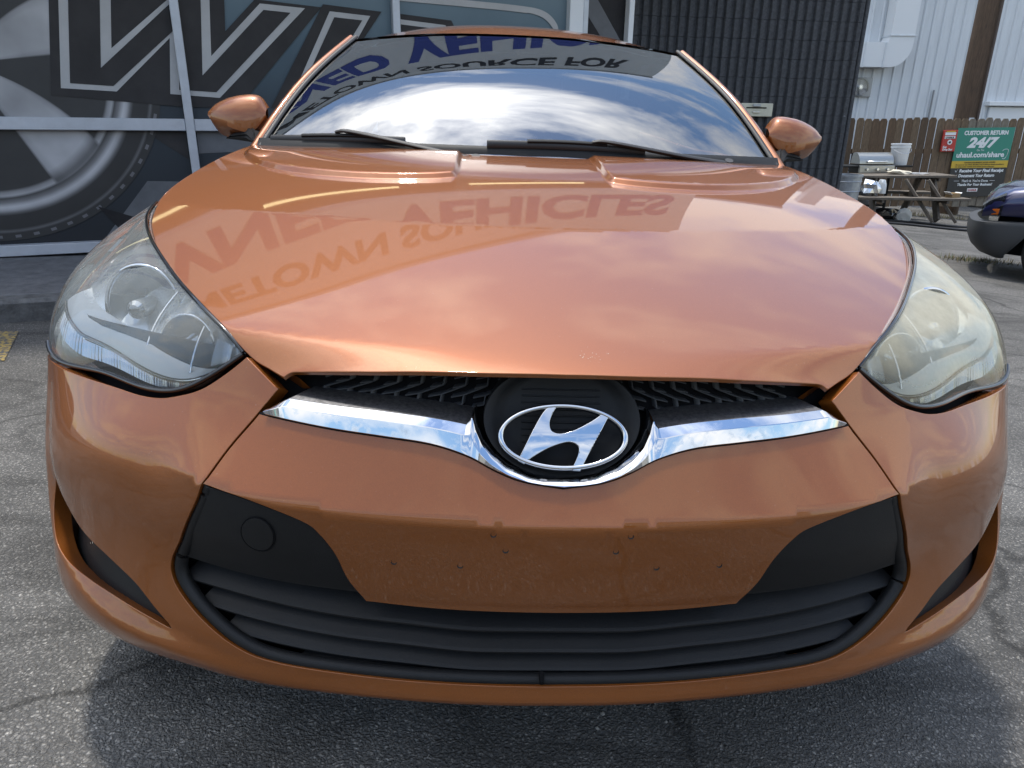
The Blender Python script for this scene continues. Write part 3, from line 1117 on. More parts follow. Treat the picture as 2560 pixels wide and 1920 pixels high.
# --- fenders and body sides: x over (y, z)
HS = Spl([p[1] for p in HEDGE[11:]], [p[0] for p in HEDGE[11:]])
def top_x(y):
    return np.where(y < 1.352, HS(np.minimum(y, 1.352)), .80+.03*sst(1.35, 2.2, y)-.03*sst(3.2, 4.1, y))
def top_z(y):
    h_ = hood_z(HS(np.minimum(y, 1.352)), np.minimum(y, 1.352), False)
    return np.where(y < 1.352, h_, .981+.02*sst(1.35, 2.2, y)+.06*sst(2.2, 3.8, y))
def side_x(y, z):
    zt = top_z(y)
    q = np.clip((z-.70)/(zt-.70), 0, 1.05)
    base = .912-.012*sst(1.3, 1.6, y)+.012*np.exp(-((y-3.5)/.35)**2)
    tuck = .05*sst(.42, .20, z)
    return base-tuck-(base-top_x(y))*q**2.6
def side_fn(y, z):
    return np.array([side_x(y, z), y-.8, z])
ar = [(.845+.365*math.cos(t), .325+.365*math.sin(t)) for t in np.linspace(math.pi*1.05, -.03*math.pi, 24)]
FEN = [(.80, .874), (.72, .845), (.62, .79), (.53, .735), (.50, .68), (.495, .60)]
fen = crv(FEN[::-1], 4)
topc = [(y, float(top_z(y))) for y in np.linspace(.83, 1.36, 16)]
arch = [p for p in ar if p[0] > .49 and p[1] > .30]
arch = [(.845+.365*math.cos(t), .325+.365*math.sin(t)) for t in np.linspace(R(160), R(-2), 28)]
polyF = [(.495, .60), (.497, .47)]+arch+[(1.30, .25), (1.47, .25), (1.47, .80), (1.46, .975)]+topc[::-1]+crv(FEN, 4)[:-1]
fd = panel('fender', polyF, side_fn, .02, PAINT, car, gap=.002)
fd2 = mirror_obj(fd, car)
ar2 = [(3.495+.365*math.cos(t), .325+.365*math.sin(t)) for t in np.linspace(R(182), R(-2), 28)]
topd = [(y, float(top_z(y))) for y in np.linspace(1.475, 2.72, 20)]
dr = panel('door', [(1.475, .30), (2.72, .30)]+topd[::-1], side_fn, .03, PAINT, car, gap=.002)
dr2 = mirror_obj(dr, car)
topq = [(y, float(top_z(y))) for y in np.linspace(2.725, 4.0, 20)]
qp = panel('rear_quarter', [(2.725, .30), (3.12, .28)]+ar2[1:]+[(4.0, .35)]+topq[::-1], side_fn, .03, PAINT, car, gap=.002)
qp2 = mirror_obj(qp, car)
sill = panel('side_sill', [(1.24, .20), (3.10, .20), (3.10, .29), (1.24, .29)], side_fn, .04, BLACK_PL, car, gap=.002)
mirror_obj(sill, car)
# inner dark body so that arches and gaps are closed
bm = bmesh.new()
bx(bm, (0, 2.35-.8, .55), (1.30, 3.1, .62))
bm_obj('inner_body', bm, BLACK_DEEP, car)
# wheels
def wheel(x, y):
    w = bpy.data.objects.new('wheel', None)
    w.empty_display_size = .05
    link(w, car)
    w.location = (x, y-.8, .325)
    s = 1 if x > 0 else -1
    prof = [(.215, -.105), (.29, -.108), (.318, -.09), (.325, -.05), (.325, .05), (.318, .09), (.29, .108), (.215, .105)]
    V, F = [], []
    n = 48
    for r_, a in prof:
        for i in range(n):
            t = 2*math.pi*i/n
            V.append((a, r_*math.cos(t), r_*math.sin(t)))
    for k in range(len(prof)-1):
        for i in range(n):
            j = (i+1) % n
            F.append((k*n+i, k*n+j, (k+1)*n+j, (k+1)*n+i))
    meshobj('tyre', V, F, RUBBER, w, True)
    bm = bmesh.new()
    cyl(bm, (-.10, 0, 0), (.10, 0, 0), .217, n=48, cap=False)
    cyl(bm, (s*.06-.02, 0, 0), (s*.06+.02, 0, 0), .06, n=24)
    for i in range(5):
        a = 2*math.pi*i/5
        bx(bm, (s*.07, .125*math.cos(a), .125*math.sin(a)), (.035, .20, .055), Matrix.Rotation(0, 3, 'X'))
        for v in bm.verts[-8:]:
            p = v.co-Vector((s*.07, .125*math.cos(a), .125*math.sin(a)))
            p.rotate(Matrix.Rotation(a, 3, 'X'))
            v.co = p+Vector((s*.07, .125*math.cos(a), .125*math.sin(a)))
    bm_obj('rim', bm, SILVER, w)
for x in (.775, -.775):
    for y in (.845, 3.495):
        wheel(x, y)

# --- windshield
wy0, wz0 = 1.165, .968
wcy = Spl([0, .20, .37, .63, 1], [1.165, 1.30, 1.42, 1.60, 1.855])
wcz = Spl([0, .20, .37, .63, 1], [.962, 1.094, 1.181, 1.266, 1.361])
wex = Spl([0, .5, 1], [.774, .688, .579])
wey = Spl([0, .5, 1], [1.352, 1.625, 1.922])
wez = Spl([0, .5, 1], [.976, 1.172, 1.333])
def ws_fn(u, v, off=0.0):
    u = np.asarray(u, float); v = np.asarray(v, float)
    k = np.abs(u)**2.3
    P = np.array([u*wex(v), wcy(v)+(wey(v)-wcy(v))*k-.8, wcz(v)+(wez(v)-wcz(v))*k])
    if np.any(off):
        P = P+np.array([0*u, -.45*off+0*u, .89*off+0*u])
    return P
wshield = grid_obj('windshield', ws_fn, np.linspace(-1, 1, 70), np.linspace(0, 1, 50), WS_GLASS, car, uv=True)
# printed black border behind the glass
def border(name, u0, u1, v0, v1):
    nu = 40 if abs(u1-u0) > .5 else 4
    nv = 40 if abs(v1-v0) > .5 else 4
    return grid_obj(name, lambda u, v: ws_fn(u, v, -.004), np.linspace(u0, u1, nu), np.linspace(v0, v1, nv), BLACK_GL, wshield)
border('glass_border', -.995, -.955, 0, 1)
border('glass_border', .955, .995, 0, 1)
border('glass_border', -.955, .955, .965, 1)
border('glass_border', -.945, .945, 0, .085)
# pillars: rubber moulding then a painted strip
vsn = np.linspace(-.01, 1.03, 40)
for g in (1, -1):
    def pil(u, v):
        # u 0..1 across the pillar, from the glass edge outwards and rearwards
        ox = np.interp(u, [0, .25, .5, .75, 1], [.016, .026, .036, .043, .048])
        oy = np.interp(u, [0, .25, .5, .75, 1], [.000, .001, .008, .050, .120])
        oz = np.interp(u, [0, .25, .5, .75, 1], [.003, .009, .007, -.006, -.028])
        return np.array([g*(wex(v)+ox), wey(v)+oy-.8, wez(v)+oz])
    V = []
    uu = np.linspace(0, 1, 9)
    grid_obj('front_pillar', pil, uu, vsn, PAINT, car, flip=(g < 0))
    pts = [tuple(pil(np.array([0.]), np.array([v]))[:, 0]+np.array([-g*.008, -.001, .000])) for v in vsn]
    tube('pillar_moulding', pts, .009, RUBBER, car, 8, .7)
# roof
RZ = Spl([1.857, 2.0, 2.2, 2.45, 2.75, 3.2, 3.6], [1.366, 1.398, 1.432, 1.457, 1.466, 1.44, 1.38])
def roof_fn(u, v):
    y = 1.857+v*1.73
    ex = .605+.030*sst(0, .3, v)-.06*sst(.5, 1, v)
    k = np.abs(u)**2.4
    ye = 1.922+v*1.66
    ze = 1.329+.050*sst(0, .5, v)-.075*sst(.5, 1, v)
    zc0 = RZ(y)
    return np.array([u*(ex+.015), y+(ye-y)*k-.8, zc0+(ze-zc0)*k])
grid_obj('roof', roof_fn, np.linspace(-1, 1, 60), np.linspace(0.002, 1, 50), PAINT, car)
# side glass, rear glass and tailgate
for g in (1, -1):
    def sg(u, v):
        y = 1.42+u*2.35
        zt = np.interp(y, [1.42, 1.95, 2.6, 3.3, 3.77], [1.0, 1.325, 1.385, 1.345, 1.27])
        xt = np.interp(y, [1.42, 1.95, 2.6, 3.3, 3.77], [.81, .640, .640, .610, .575])
        zb = top_z(y)
        return np.array([g*((top_x(y)-.01)*(1-v)+xt*v), y-.8, zb*(1-v)+zt*v])
    grid_obj('side_window', sg, np.linspace(0, 1, 30), np.linspace(0, 1, 8), SIDE_GLASS, car, flip=(g > 0))
def rgl(u, v):
    y = 3.58+v*.44
    z = 1.37-.30*v-.08*v*v
    return np.array([u*(.575+.20*v), y-.8-.03*u*u*0, z-.06*u*u*(1-v)])
grid_obj('rear_window', rgl, np.linspace(-1, 1, 20), np.linspace(0, 1, 10), glass_mat('rear_glass', (.45, .48, .48), 1.5), car)
def tail(u, v):
    z = np.interp(v, [0, .3, .7, 1], [.99, .80, .50, .30])
    y = np.interp(v, [0, .3, .7, 1], [4.02, 4.12, 4.17, 4.10])
    w = np.interp(v, [0, .3, .7, 1], [.775, .86, .87, .84])
    return np.array([u*w, y-.8-.12*u*u, z])
grid_obj('tailgate', tail, np.linspace(-1, 1, 24), np.linspace(0, 1, 16), PAINT, car)

# --- cowl and wipers
def cowl(u, v):
    x = u*.80
    yr = np.interp(abs(x), [0, .21, .438, .60, .76, .80], [1.204, 1.211, 1.240, 1.285, 1.338, 1.352])
    zr = hood_z(x, yr, False)
    y0, z0 = yr-.02, zr-.03
    w = ws_fn(u, np.full_like(u, .075), .003)
    return np.array([x, (y0*(1-v)+(w[1]+.8)*v)-.8, z0*(1-v)+w[2]*v+.012*np.sin(np.pi*v)*(1-abs(u)**4)])
grid_obj('cowl_panel', cowl, np.linspace(-.985, .985, 60), np.linspace(0, 1, 8), BLACK_PL, car)
seal = [tuple(np.array([x, np.interp(abs(x), [0, .21, .438, .60, .76, .80], [1.206, 1.213, 1.242, 1.287, 1.340, 1.354])-.8+.004,
                         0])+np.array([0, 0, float(hood_z(x, np.interp(abs(x), [0, .21, .438, .60, .76, .80], [1.204, 1.211, 1.240, 1.285, 1.338, 1.352]), False))-.002])) for x in np.linspace(-.78, .78, 50)]
tube('hood_seal', seal, .005, RUBBER, car, 6)
def wsp(x, v, off):
    u = x/float(wex(v))
    return tuple(ws_fn(np.array([u]), np.array([v]), off)[:, 0])
def wiper(px, pv, mx_, mv, bx0, bv0, bx1, bv1):
    w = bpy.data.objects.new('wiper', None)
    w.empty_display_size = .05
    link(w, car)
    a = [wsp(px, pv, .012), wsp(px+(mx_-px)*.3, pv+(mv-pv)*.3, .018), wsp(px+(mx_-px)*.7, pv+(mv-pv)*.7, .028),
         wsp(px+(mx_-px)*.92, mv-.004, .030), wsp(mx_, mv, .024)]
    tube('arm', crv(a, 6), np.linspace(.013, .008, 25), RUBBER, w, 8, .6)
    cyl_obj('pivot_cap', Vector(wsp(px, pv, -.01)), Vector(wsp(px, pv, .024)), .016, RUBBER, w, .012)
    b = [wsp(bx0+(bx1-bx0)*t, bv0+(bv1-bv0)*t+.006*math.sin(math.pi*t), .010) for t in np.linspace(0, 1, 24)]
    tube('blade', b, .0070, RUBBER, w, 8, 1.7)
    c = [wsp(bx0+(bx1-bx0)*t, bv0+(bv1-bv0)*t+.010*math.sin(math.pi*t), .019) for t in np.linspace(.25, .75, 12)]
    tube('blade_spine', c, .0075, BLACK_PL, w, 8, .8)
wiper(.60, .018, .185, .078, -.11, .072, .34, .068)
wiper(-.14, .010, -.54, .082, -.745, .055, -.34, .072)

# --- mirrors
for g in (1, -1):
    mr = bpy.data.objects.new('side_mirror', None)
    mr.empty_display_size = .05
    link(mr, car)
    U = np.array([0, .03, .07, .14, .25, .35, .5, .65, .78, .87, .94, .98, 1.0])
    TOP = np.array([520, 430, 370, 305, 288, 292, 312, 352, 405, 450, 500, 545, 590])
    CRS = np.array([610, 690, 740, 830, 900, 890, 850, 805, 760, 725, 690, 660, 620])
    BOTM = np.array([640, 740, 800, 890, 955, 990, 1010, 1005, 985, 940, 860, 770, 640])
    K = .000183
    us_ = np.linspace(0, 1, 40)
    tz, cz_, bz_ = [1.075+(600-np.interp(us_, U, A))*K for A in (TOP, CRS, BOTM)]
    sm = lambda a: np.convolve(np.r_[a[0], a[0], a, a[-1], a[-1]], [.1, .2, .4, .2, .1], 'valid')
    tz, cz_, bz_ = sm(tz), sm(cz_), sm(bz_)
    V, F = [], []
    for i, u in enumerate(us_):
        x = .792+.186*u
        dep = .085*np.sin(np.pi*np.clip(.10+.80*u, 0, 1))**.55*(1-.25*u)
        yb = 1.535+.018*u
        sec = []
        for q in np.linspace(0, 1, 9):            # top edge over the brow to the crease
            th = q*math.pi*.56
            zz = tz[i]-(tz[i]-cz_[i])*(1-math.cos(th))/(1-math.cos(math.pi*.56))
            sec.append((yb-dep*math.sin(th)**.8, zz))
        for q in (.35, .7, 1.0):                   # crease to the underside
            sec.append((sec[8][0]*(1-q)+(yb-.01)*q-.012*math.sin(q*math.pi), cz_[i]*(1-q**1.3)+bz_[i]*q**1.3))
        for y, z in sec:
            V.append((g*x, y-.8, z))
    k = 12
    for i in range(len(us_)-1):
        for j in range(k-1):
            f = (i*k+j, i*k+j+1, (i+1)*k+j+1, (i+1)*k+j)
            F.append(f if g < 0 else f[::-1])
    o = meshobj('mirror_shell', V, F, PAINT, mr, True)
    o.data.set_sharp_from_angle(angle=R(38))
    V2 = [(g*(.797+.176*u), 1.537+.018*u-.8, z) for u, a, b in zip(us_, tz, bz_) for z in (a-.006, b+.006)]
    F2 = [(2*i, 2*i+1, 2*i+3, 2*i+2) for i in range(len(us_)-1)]
    meshobj('mirror_glass', V2, F2, REFLECTOR, mr)
    # black foot
    bm = bmesh.new()
    r0 = [(.775, 1.40, .985), (.80, 1.37, .992), (.812, 1.42, 1.028), (.795, 1.50, 1.02)]
    r1 = [(.850, 1.475, .990), (.850, 1.455, 1.012), (.838, 1.475, 1.040), (.835, 1.53, 1.025)]
    r2 = [(.930, 1.515, .998), (.930, 1.500, 1.002), (.905, 1.500, 1.010), (.90, 1.54, 1.015)]
    rows = [[bm.verts.new((g*x, y-.8, z)) for x, y, z in r_] for r_ in (r0, r1, r2)]
    for a, b in zip(rows, rows[1:]):
        for j in range(4):
            bm.faces.new((a[j], a[(j+1) % 4], b[(j+1) % 4], b[j]))
    bm.faces.new(rows[0]); bm.faces.new(rows[2])
    bmesh.ops.bevel(bm, geom=bm.edges[:], offset=.006, segments=2, affect='EDGES')
    bm_obj('mirror_foot', bm, BLACK_PL, mr, True, 50)

# --- interior seen through the glass
DARK_CLOTH = mat('dark_cloth', (.02, .02, .022), .9)
DASH = mat('dash_plastic', (.025, .026, .03), .6)
def dash(u, v):
    x = u*.72
    y = 1.25+.50*v+.10*u*u
    z = .93-.02*(1-v)-.02*v*v
    return np.array([x, y-.8, z])
grid_obj('dashboard', dash, np.linspace(-1, 1, 20), np.linspace(0, 1, 8), DASH, car)
for x in (.36, -.36):
    bm = bmesh.new()
    bx(bm, (x, 2.50-.8, .92), (.46, .14, .56), Matrix.Rotation(R(-14), 3, 'X'), .05, 3)
    bx(bm, (x, 2.62-.8, 1.235), (.25, .09, .17), None, .035, 3)
    bm_obj('seat_back', bm, DARK_CLOTH, car, True, 60)
bm = bmesh.new()
bx(bm, (0, 1.93-.8, 1.285), (.24, .025, .062), None, .012, 3)
cyl(bm, (0, 1.93-.8, 1.30), (0, 1.90-.8, 1.36), .008, n=10)
bm_obj('rear_view_mirror', bm, BLACK_PL, car, True, 50)
grid_obj('headliner', lambda u, v: roof_fn(u*.97, v)-np.array([0*u, 0*u, .03+0*u]), np.linspace(-1, 1, 20), np.linspace(.03, 1, 20), mat('headliner_cloth', (.16, .16, .16), .9), car, flip=True)

# ================================================================== SETTING
TILT = Matrix.Rotation(R(-1.45), 4, 'Y')       # the buildings stand plumb, the yard falls away sideways
def ground_z(x, y=0):
    x = np.asarray(x, float)
    t = x-1.4
    return -.045*.5*(t+np.sqrt(t*t+.3))+.045*.5*(-11.4+math.sqrt(11.4**2+.3))
def gz(x):
    return float(ground_z(x))

def asphalt_mat():
    m = bpy.data.materials.new('old_asphalt')
    m.use_nodes = True
    nt = m.node_tree
    b = nt.nodes['Principled BSDF']
    b.inputs['Roughness'].default_value = .82
    b.inputs['Specular IOR Level'].default_value = .35
    t = nd(nt, 'ShaderNodeTexCoord')
    n = nd(nt, 'ShaderNodeTexNoise'); n.inputs['Scale'].default_value = 45; n.inputs['Distortion'].default_value = .3
    nt.links.new(t.outputs['Object'], n.inputs['Vector'])
    dm = nd(nt, 'ShaderNodeMixRGB'); dm.inputs[0].default_value = .018
    nt.links.new(t.outputs['Object'], dm.inputs[1]); nt.links.new(n.outputs['Color'], dm.inputs[2])
    vo = nd(nt, 'ShaderNodeTexVoronoi'); vo.inputs['Scale'].default_value = 165
    nt.links.new(dm.outputs[0], vo.inputs['Vector'])
    v2 = nd(nt, 'ShaderNodeTexVoronoi'); v2.inputs['Scale'].default_value = 310
    nt.links.new(dm.outputs[0], v2.inputs['Vector'])
    sp = nd(nt, 'ShaderNodeSeparateColor'); nt.links.new(vo.outputs['Color'], sp.inputs[0])
    rp = nd(nt, 'ShaderNodeValToRGB')
    for p, c in ((0, .10), (.35, .15), (.6, .20), (.82, .26), (.96, .34), (1, .42)):
        e = rp.color_ramp.elements.new(p) if p not in (0, 1) else rp.color_ramp.elements[0 if p == 0 else -1]
        e.color = (c*1.05, c, c*.93, 1)
    nt.links.new(sp.outputs[0], rp.inputs[0])
    # dark binder between stones
    db = nd(nt, 'ShaderNodeMapRange'); db.inputs['From Min'].default_value = .15; db.inputs['From Max'].default_value = .62
    db.inputs['To Min'].default_value = 0; db.inputs['To Max'].default_value = 1
    nt.links.new(vo.outputs['Distance'], db.inputs['Value'])
    mx = nd(nt, 'ShaderNodeMixRGB'); mx.inputs[2].default_value = (.092, .090, .087, 1)
    nt.links.new(db.outputs[0], mx.inputs[0]); nt.links.new(rp.outputs[0], mx.inputs[1])
    # worn and oily areas
    big = nd(nt, 'ShaderNodeTexNoise'); big.inputs['Scale'].default_value = 1.3; big.inputs['Detail'].default_value = 5
    nt.links.new(t.outputs['Object'], big.inputs['Vector'])
    br = nd(nt, 'ShaderNodeMapRange'); br.inputs['From Min'].default_value = .32; br.inputs['From Max'].default_value = .68
    br.inputs['To Min'].default_value = .62; br.inputs['To Max'].default_value = 1.25
    nt.links.new(big.outputs['Fac'], br.inputs['Value'])
    # dark tar streaks
    tn = nd(nt, 'ShaderNodeTexNoise'); tn.inputs['Scale'].default_value = 1.1; tn.inputs['Detail'].default_value = 3; tn.inputs['Distortion'].default_value = 1.2
    mp = nd(nt, 'ShaderNodeMapping'); mp.inputs['Scale'].default_value = (.5, 1.6, 1); mp.inputs['Location'].default_value = (4.2, .7, 0)
    nt.links.new(t.outputs['Object'], mp.inputs[0]); nt.links.new(mp.outputs[0], tn.inputs['Vector'])
    tr_ = nd(nt, 'ShaderNodeValToRGB')
    els = tr_.color_ramp.elements
    els[0].position = .46; els[0].color = (1, 1, 1, 1)
    els[1].position = .54; els[1].color = (1, 1, 1, 1)
    e = els.new(.494); e.color = (.70, .70, .70, 1)
    e = els.new(.506); e.color = (.70, .70, .70, 1)
    nt.links.new(tn.outputs['Fac'], tr_.inputs[0])
    ml = nd(nt, 'ShaderNodeMixRGB', blend_type='MULTIPLY'); ml.inputs[0].default_value = 1
    nt.links.new(mx.outputs[0], ml.inputs[1]); nt.links.new(br.outputs[0], ml.inputs[2])
    m2 = nd(nt, 'ShaderNodeMixRGB', blend_type='MULTIPLY'); m2.inputs[0].default_value = 1
    nt.links.new(ml.outputs[0], m2.inputs[1]); nt.links.new(tr_.outputs[0], m2.inputs[2])
    cw = nd(nt, 'ShaderNodeTexNoise'); cw.inputs['Scale'].default_value = 2.2; cw.inputs['Detail'].default_value = 6
    nt.links.new(t.outputs['Object'], cw.inputs['Vector'])
    cm = nd(nt, 'ShaderNodeMixRGB'); cm.inputs[0].default_value = .22
    nt.links.new(t.outputs['Object'], cm.inputs[1]); nt.links.new(cw.outputs['Color'], cm.inputs[2])
    cv_ = nd(nt, 'ShaderNodeTexVoronoi', feature='DISTANCE_TO_EDGE'); cv_.inputs['Scale'].default_value = .75
    nt.links.new(cm.outputs[0], cv_.inputs['Vector'])
    ck = nd(nt, 'ShaderNodeMapRange'); ck.inputs['From Min'].default_value = .002; ck.inputs['From Max'].default_value = .007
    ck.inputs['To Min'].default_value = .50; ck.inputs['To Max'].default_value = 1
    nt.links.new(cv_.outputs['Distance'], ck.inputs['Value'])
    # round oil drips
    ov = nd(nt, 'ShaderNodeTexVoronoi'); ov.inputs['Scale'].default_value = 1.7; nt.links.new(cm.outputs[0], ov.inputs['Vector'])
    ok_ = nd(nt, 'ShaderNodeMapRange'); ok_.inputs['From Min'].default_value = .05; ok_.inputs['From Max'].default_value = .24
    ok_.inputs['To Min'].default_value = .55; ok_.inputs['To Max'].default_value = 1
    nt.links.new(ov.outputs['Distance'], ok_.inputs['Value'])
    mm = nd(nt, 'ShaderNodeMath', operation='MULTIPLY'); nt.links.new(ck.outputs[0], mm.inputs[0]); nt.links.new(ok_.outputs[0], mm.inputs[1])
    m3 = nd(nt, 'ShaderNodeMixRGB', blend_type='MULTIPLY'); m3.inputs[0].default_value = 1
    nt.links.new(m2.outputs[0], m3.inputs[1]); nt.links.new(mm.outputs[0], m3.inputs[2])
    nt.links.new(m3.outputs[0], b.inputs['Base Color'])
    ad = nd(nt, 'ShaderNodeMath', operation='MULTIPLY_ADD'); ad.inputs[1].default_value = .45
    nt.links.new(v2.outputs['Distance'], ad.inputs[0]); nt.links.new(vo.outputs['Distance'], ad.inputs[2])
    bp = nd(nt, 'ShaderNodeBump', invert=True); bp.inputs['Strength'].default_value = .9; bp.inputs['Distance'].default_value = .006
    nt.links.new(ad.outputs[0], bp.inputs['Height']); nt.links.new(bp.outputs[0], b.inputs['Normal'])
    return m
ASPH = asphalt_mat()
gx = np.r_[np.linspace(-120, -6, 10), np.linspace(-5, 14, 60), np.linspace(16, 120, 10)]
gy = np.r_[np.linspace(-120, -6, 8), np.linspace(-4, 20, 24), np.linspace(24, 150, 8)]
g = grid_obj('ground', lambda x, y: np.array([x, y, ground_z(x, y)]), gx, gy, ASPH)
g['kind'] = 'structure'

CONC = mat('concrete', (.145, .145, .15), .8, noise=.35, nscale=14, bump=.3, bscale=120)
CONC_D = mat('kerb_concrete', (.12, .12, .12), .85, noise=.5, nscale=20, bump=.4, bscale=90)
E_ = Vector((math.cos(R(22)), math.sin(R(22)), 0)); N_ = Vector((math.sin(R(22)), -math.cos(R(22)), 0))
F0 = Vector((-3.3, 3.96, 0))
def slab(name, s0, s1, d0, d1, z0, z1, m, bev=.01):
    bm = bmesh.new()
    bx(bm, ((s0+s1)/2, -(d0+d1)/2, (z0+z1)/2), (s1-s0, d1-d0, z1-z0), None, bev)
    o = bm_obj(name, bm, m)
    o.matrix_world = Matrix.Translation(F0) @ Matrix.Rotation(R(22), 4, 'Z')
    o['kind'] = 'structure'
    return o
slab('sidewalk', -9, 4.9, -.2, 1.20, -.2, .115, CONC, .004)
slab('kerb', -9, 4.9, 1.203, 1.34, -.2, .118, CONC_D, .02)
# worn yellow bay line
YEL = bpy.data.materials.new('worn_yellow_paint'); YEL.use_nodes = True
nt = YEL.node_tree; b = nt.nodes['Principled BSDF']; b.inputs['Roughness'].default_value = .8
t = nd(nt, 'ShaderNodeTexCoord'); n = nd(nt, 'ShaderNodeTexNoise'); n.inputs['Scale'].default_value = 60; n.inputs['Detail'].default_value = 8
nt.links.new(t.outputs['Object'], n.inputs['Vector'])
rp = nd(nt, 'ShaderNodeValToRGB'); rp.color_ramp.elements[0].position = .46; rp.color_ramp.elements[1].position = .56
rp.color_ramp.elements[0].color = (.08, .08, .08, 1); rp.color_ramp.elements[1].color = (.34, .24, .07, 1)
nt.links.new(n.outputs['Fac'], rp.inputs[0]); nt.links.new(rp.outputs[0], b.inputs['Base Color'])
def strip_on_ground(name, pts, m, lift=.004):
    vs = [(x, y, gz(x)+lift) for x, y in pts]
    o = meshobj(name, vs, [tuple(range(len(vs)))], m)
    o['kind'] = 'structure'
    return o
strip_on_ground('bay_line', [(-2.62, 2.64), (-2.42, 2.64), (-2.22, 2.20), (-2.42, 2.16)], YEL)

# ------------------------------------------------------------------ shop front with printed windows
shop = thing('shop_building', 'shop front with windows covered by a giant wheel and lettering print', 'building')
shop.matrix_world = Matrix.Translation((F0.x, F0.y, .12)) @ TILT @ Matrix.Rotation(R(22), 4, 'Z')
ALU = mat('painted_aluminium', (.50, .53, .58), .4, metal=.2, noise=.12, nscale=8)
ALU_W = mat('white_aluminium', (.72, .74, .76), .4)
WALLG = mat('grey_wall', (.11, .11, .115), .8, noise=.25, nscale=8)
PR_D = mat('print_charcoal', (.046, .044, .045), .6, spec=.15, noise=.22, nscale=5)
PR_L = mat('print_light_grey', (.46, .46, .46), .6, spec=.15, noise=.12, nscale=4)
PR_M = mat('print_mid_grey', (.15, .155, .165), .6, spec=.15, noise=.25, nscale=3)
PR_K = mat('print_black', (.028, .027, .029), .6, spec=.15, noise=.3, nscale=6)

def print_bg():
    m = bpy.data.materials.new('print_sky_gradient'); m.use_nodes = True
    nt = m.node_tree; b = nt.nodes['Principled BSDF']; b.inputs['Roughness'].default_value = .6; b.inputs['Specular IOR Level'].default_value = .15
    t = nd(nt, 'ShaderNodeTexCoord'); s = nd(nt, 'ShaderNodeSeparateXYZ'); nt.links.new(t.outputs['Object'], s.inputs[0])
    n = nd(nt, 'ShaderNodeTexNoise'); n.inputs['Scale'].default_value = 1.1; n.inputs['Detail'].default_value = 6
    nt.links.new(t.outputs['Object'], n.inputs['Vector'])
    a = nd(nt, 'ShaderNodeMath', operation='MULTIPLY_ADD'); a.inputs[1].default_value = .55
    nt.links.new(n.outputs['Fac'], a.inputs[0]); nt.links.new(s.outputs['Z'], a.inputs[2])
    r = nd(nt, 'ShaderNodeValToRGB')
    els = r.color_ramp.elements
    els[0].position = .15; els[0].color = (.03, .032, .036, 1)
    els[1].position = 1.0; els[1].color = (.17, .23, .265, 1)
    e = els.new(.55); e.color = (.05, .06, .07, 1)
    e = els.new(.75); e.color = (.09, .13, .16, 1)
    sc_ = nd(nt, 'ShaderNodeMath', operation='DIVIDE'); sc_.inputs[1].default_value = 2.1
    nt.links.new(a.outputs[0], sc_.inputs[0]); nt.links.new(sc_.outputs[0], r.inputs[0]); nt.links.new(r.outputs[0], b.inputs['Base Color'])
    return m
PR_BG = print_bg()
muls = [-4.69, -3.20, -1.71, -.22, 1.27, 2.76, 4.25]
HT = 2.10
for a, c in zip(muls, muls[1:]):
    for z0, z1 in ((.07, .79), (.868, HT)):
        box_obj('window_pane', ((a+c)/2, .02, (z0+z1)/2), (c-a-.058, .012, z1-z0-.001), PR_BG, shop)
for s in muls[:-1]:
    box_obj('mullion', (s, -.002, 1.05), (.056, .075, HT), ALU, shop, .004)
box_obj('door_post', (4.255, -.004, 1.05), (.125, .085, HT), ALU_W, shop, .004)
for a, c in zip(muls, muls[1:]):
    e_ = .062 if c > 4 else .028
    box_obj('transom', ((a+.028+c-e_)/2, .0, .829), (c-a-.028-e_-.002, .07, .078), ALU, shop, .004)
    box_obj('sill', ((a+.028+c-e_)/2, -.012, .036), (c-a-.028-e_-.002, .10, .070), ALU, shop, .004)
box_obj('entry_door', (4.55, .05, 1.05), (.44, .03, HT), PR_K, shop)
box_obj('door_frame', (4.785, .0, 1.05), (.05, .07, HT), ALU_W, shop, .004)
box_obj('door_frame', (4.36, .015, 1.05), (.05, .05, HT), ALU, shop, .004)
# slanted print on the door
def sheet(name, pts, m, d, parent=shop):
    """flat vinyl piece on the window plane; d = distance in front of it"""
    from mathutils.geometry import tessellate_polygon
    P = [Vector((x, z, 0)) for x, z in pts]
    tris = tessellate_polygon([P])
    ar_ = sum(a.x*b_.y-b_.x*a.y for a, b_ in zip(P, P[1:]+P[:1]))
    F = []
    for t3 in tris:
        a, b_, c = (P[i] for i in t3)
        ccw = (b_-a).cross(c-a).z > 0
        F.append(tuple(t3) if ccw else tuple(t3[::-1]))
    return meshobj(name, [(x, -d, z) for x, z in pts], F, m, parent)
sheet('door_print', [(4.39, 1.95), (4.76, 1.50), (4.76, 1.30), (4.39, 1.72)], PR_M, -.032)

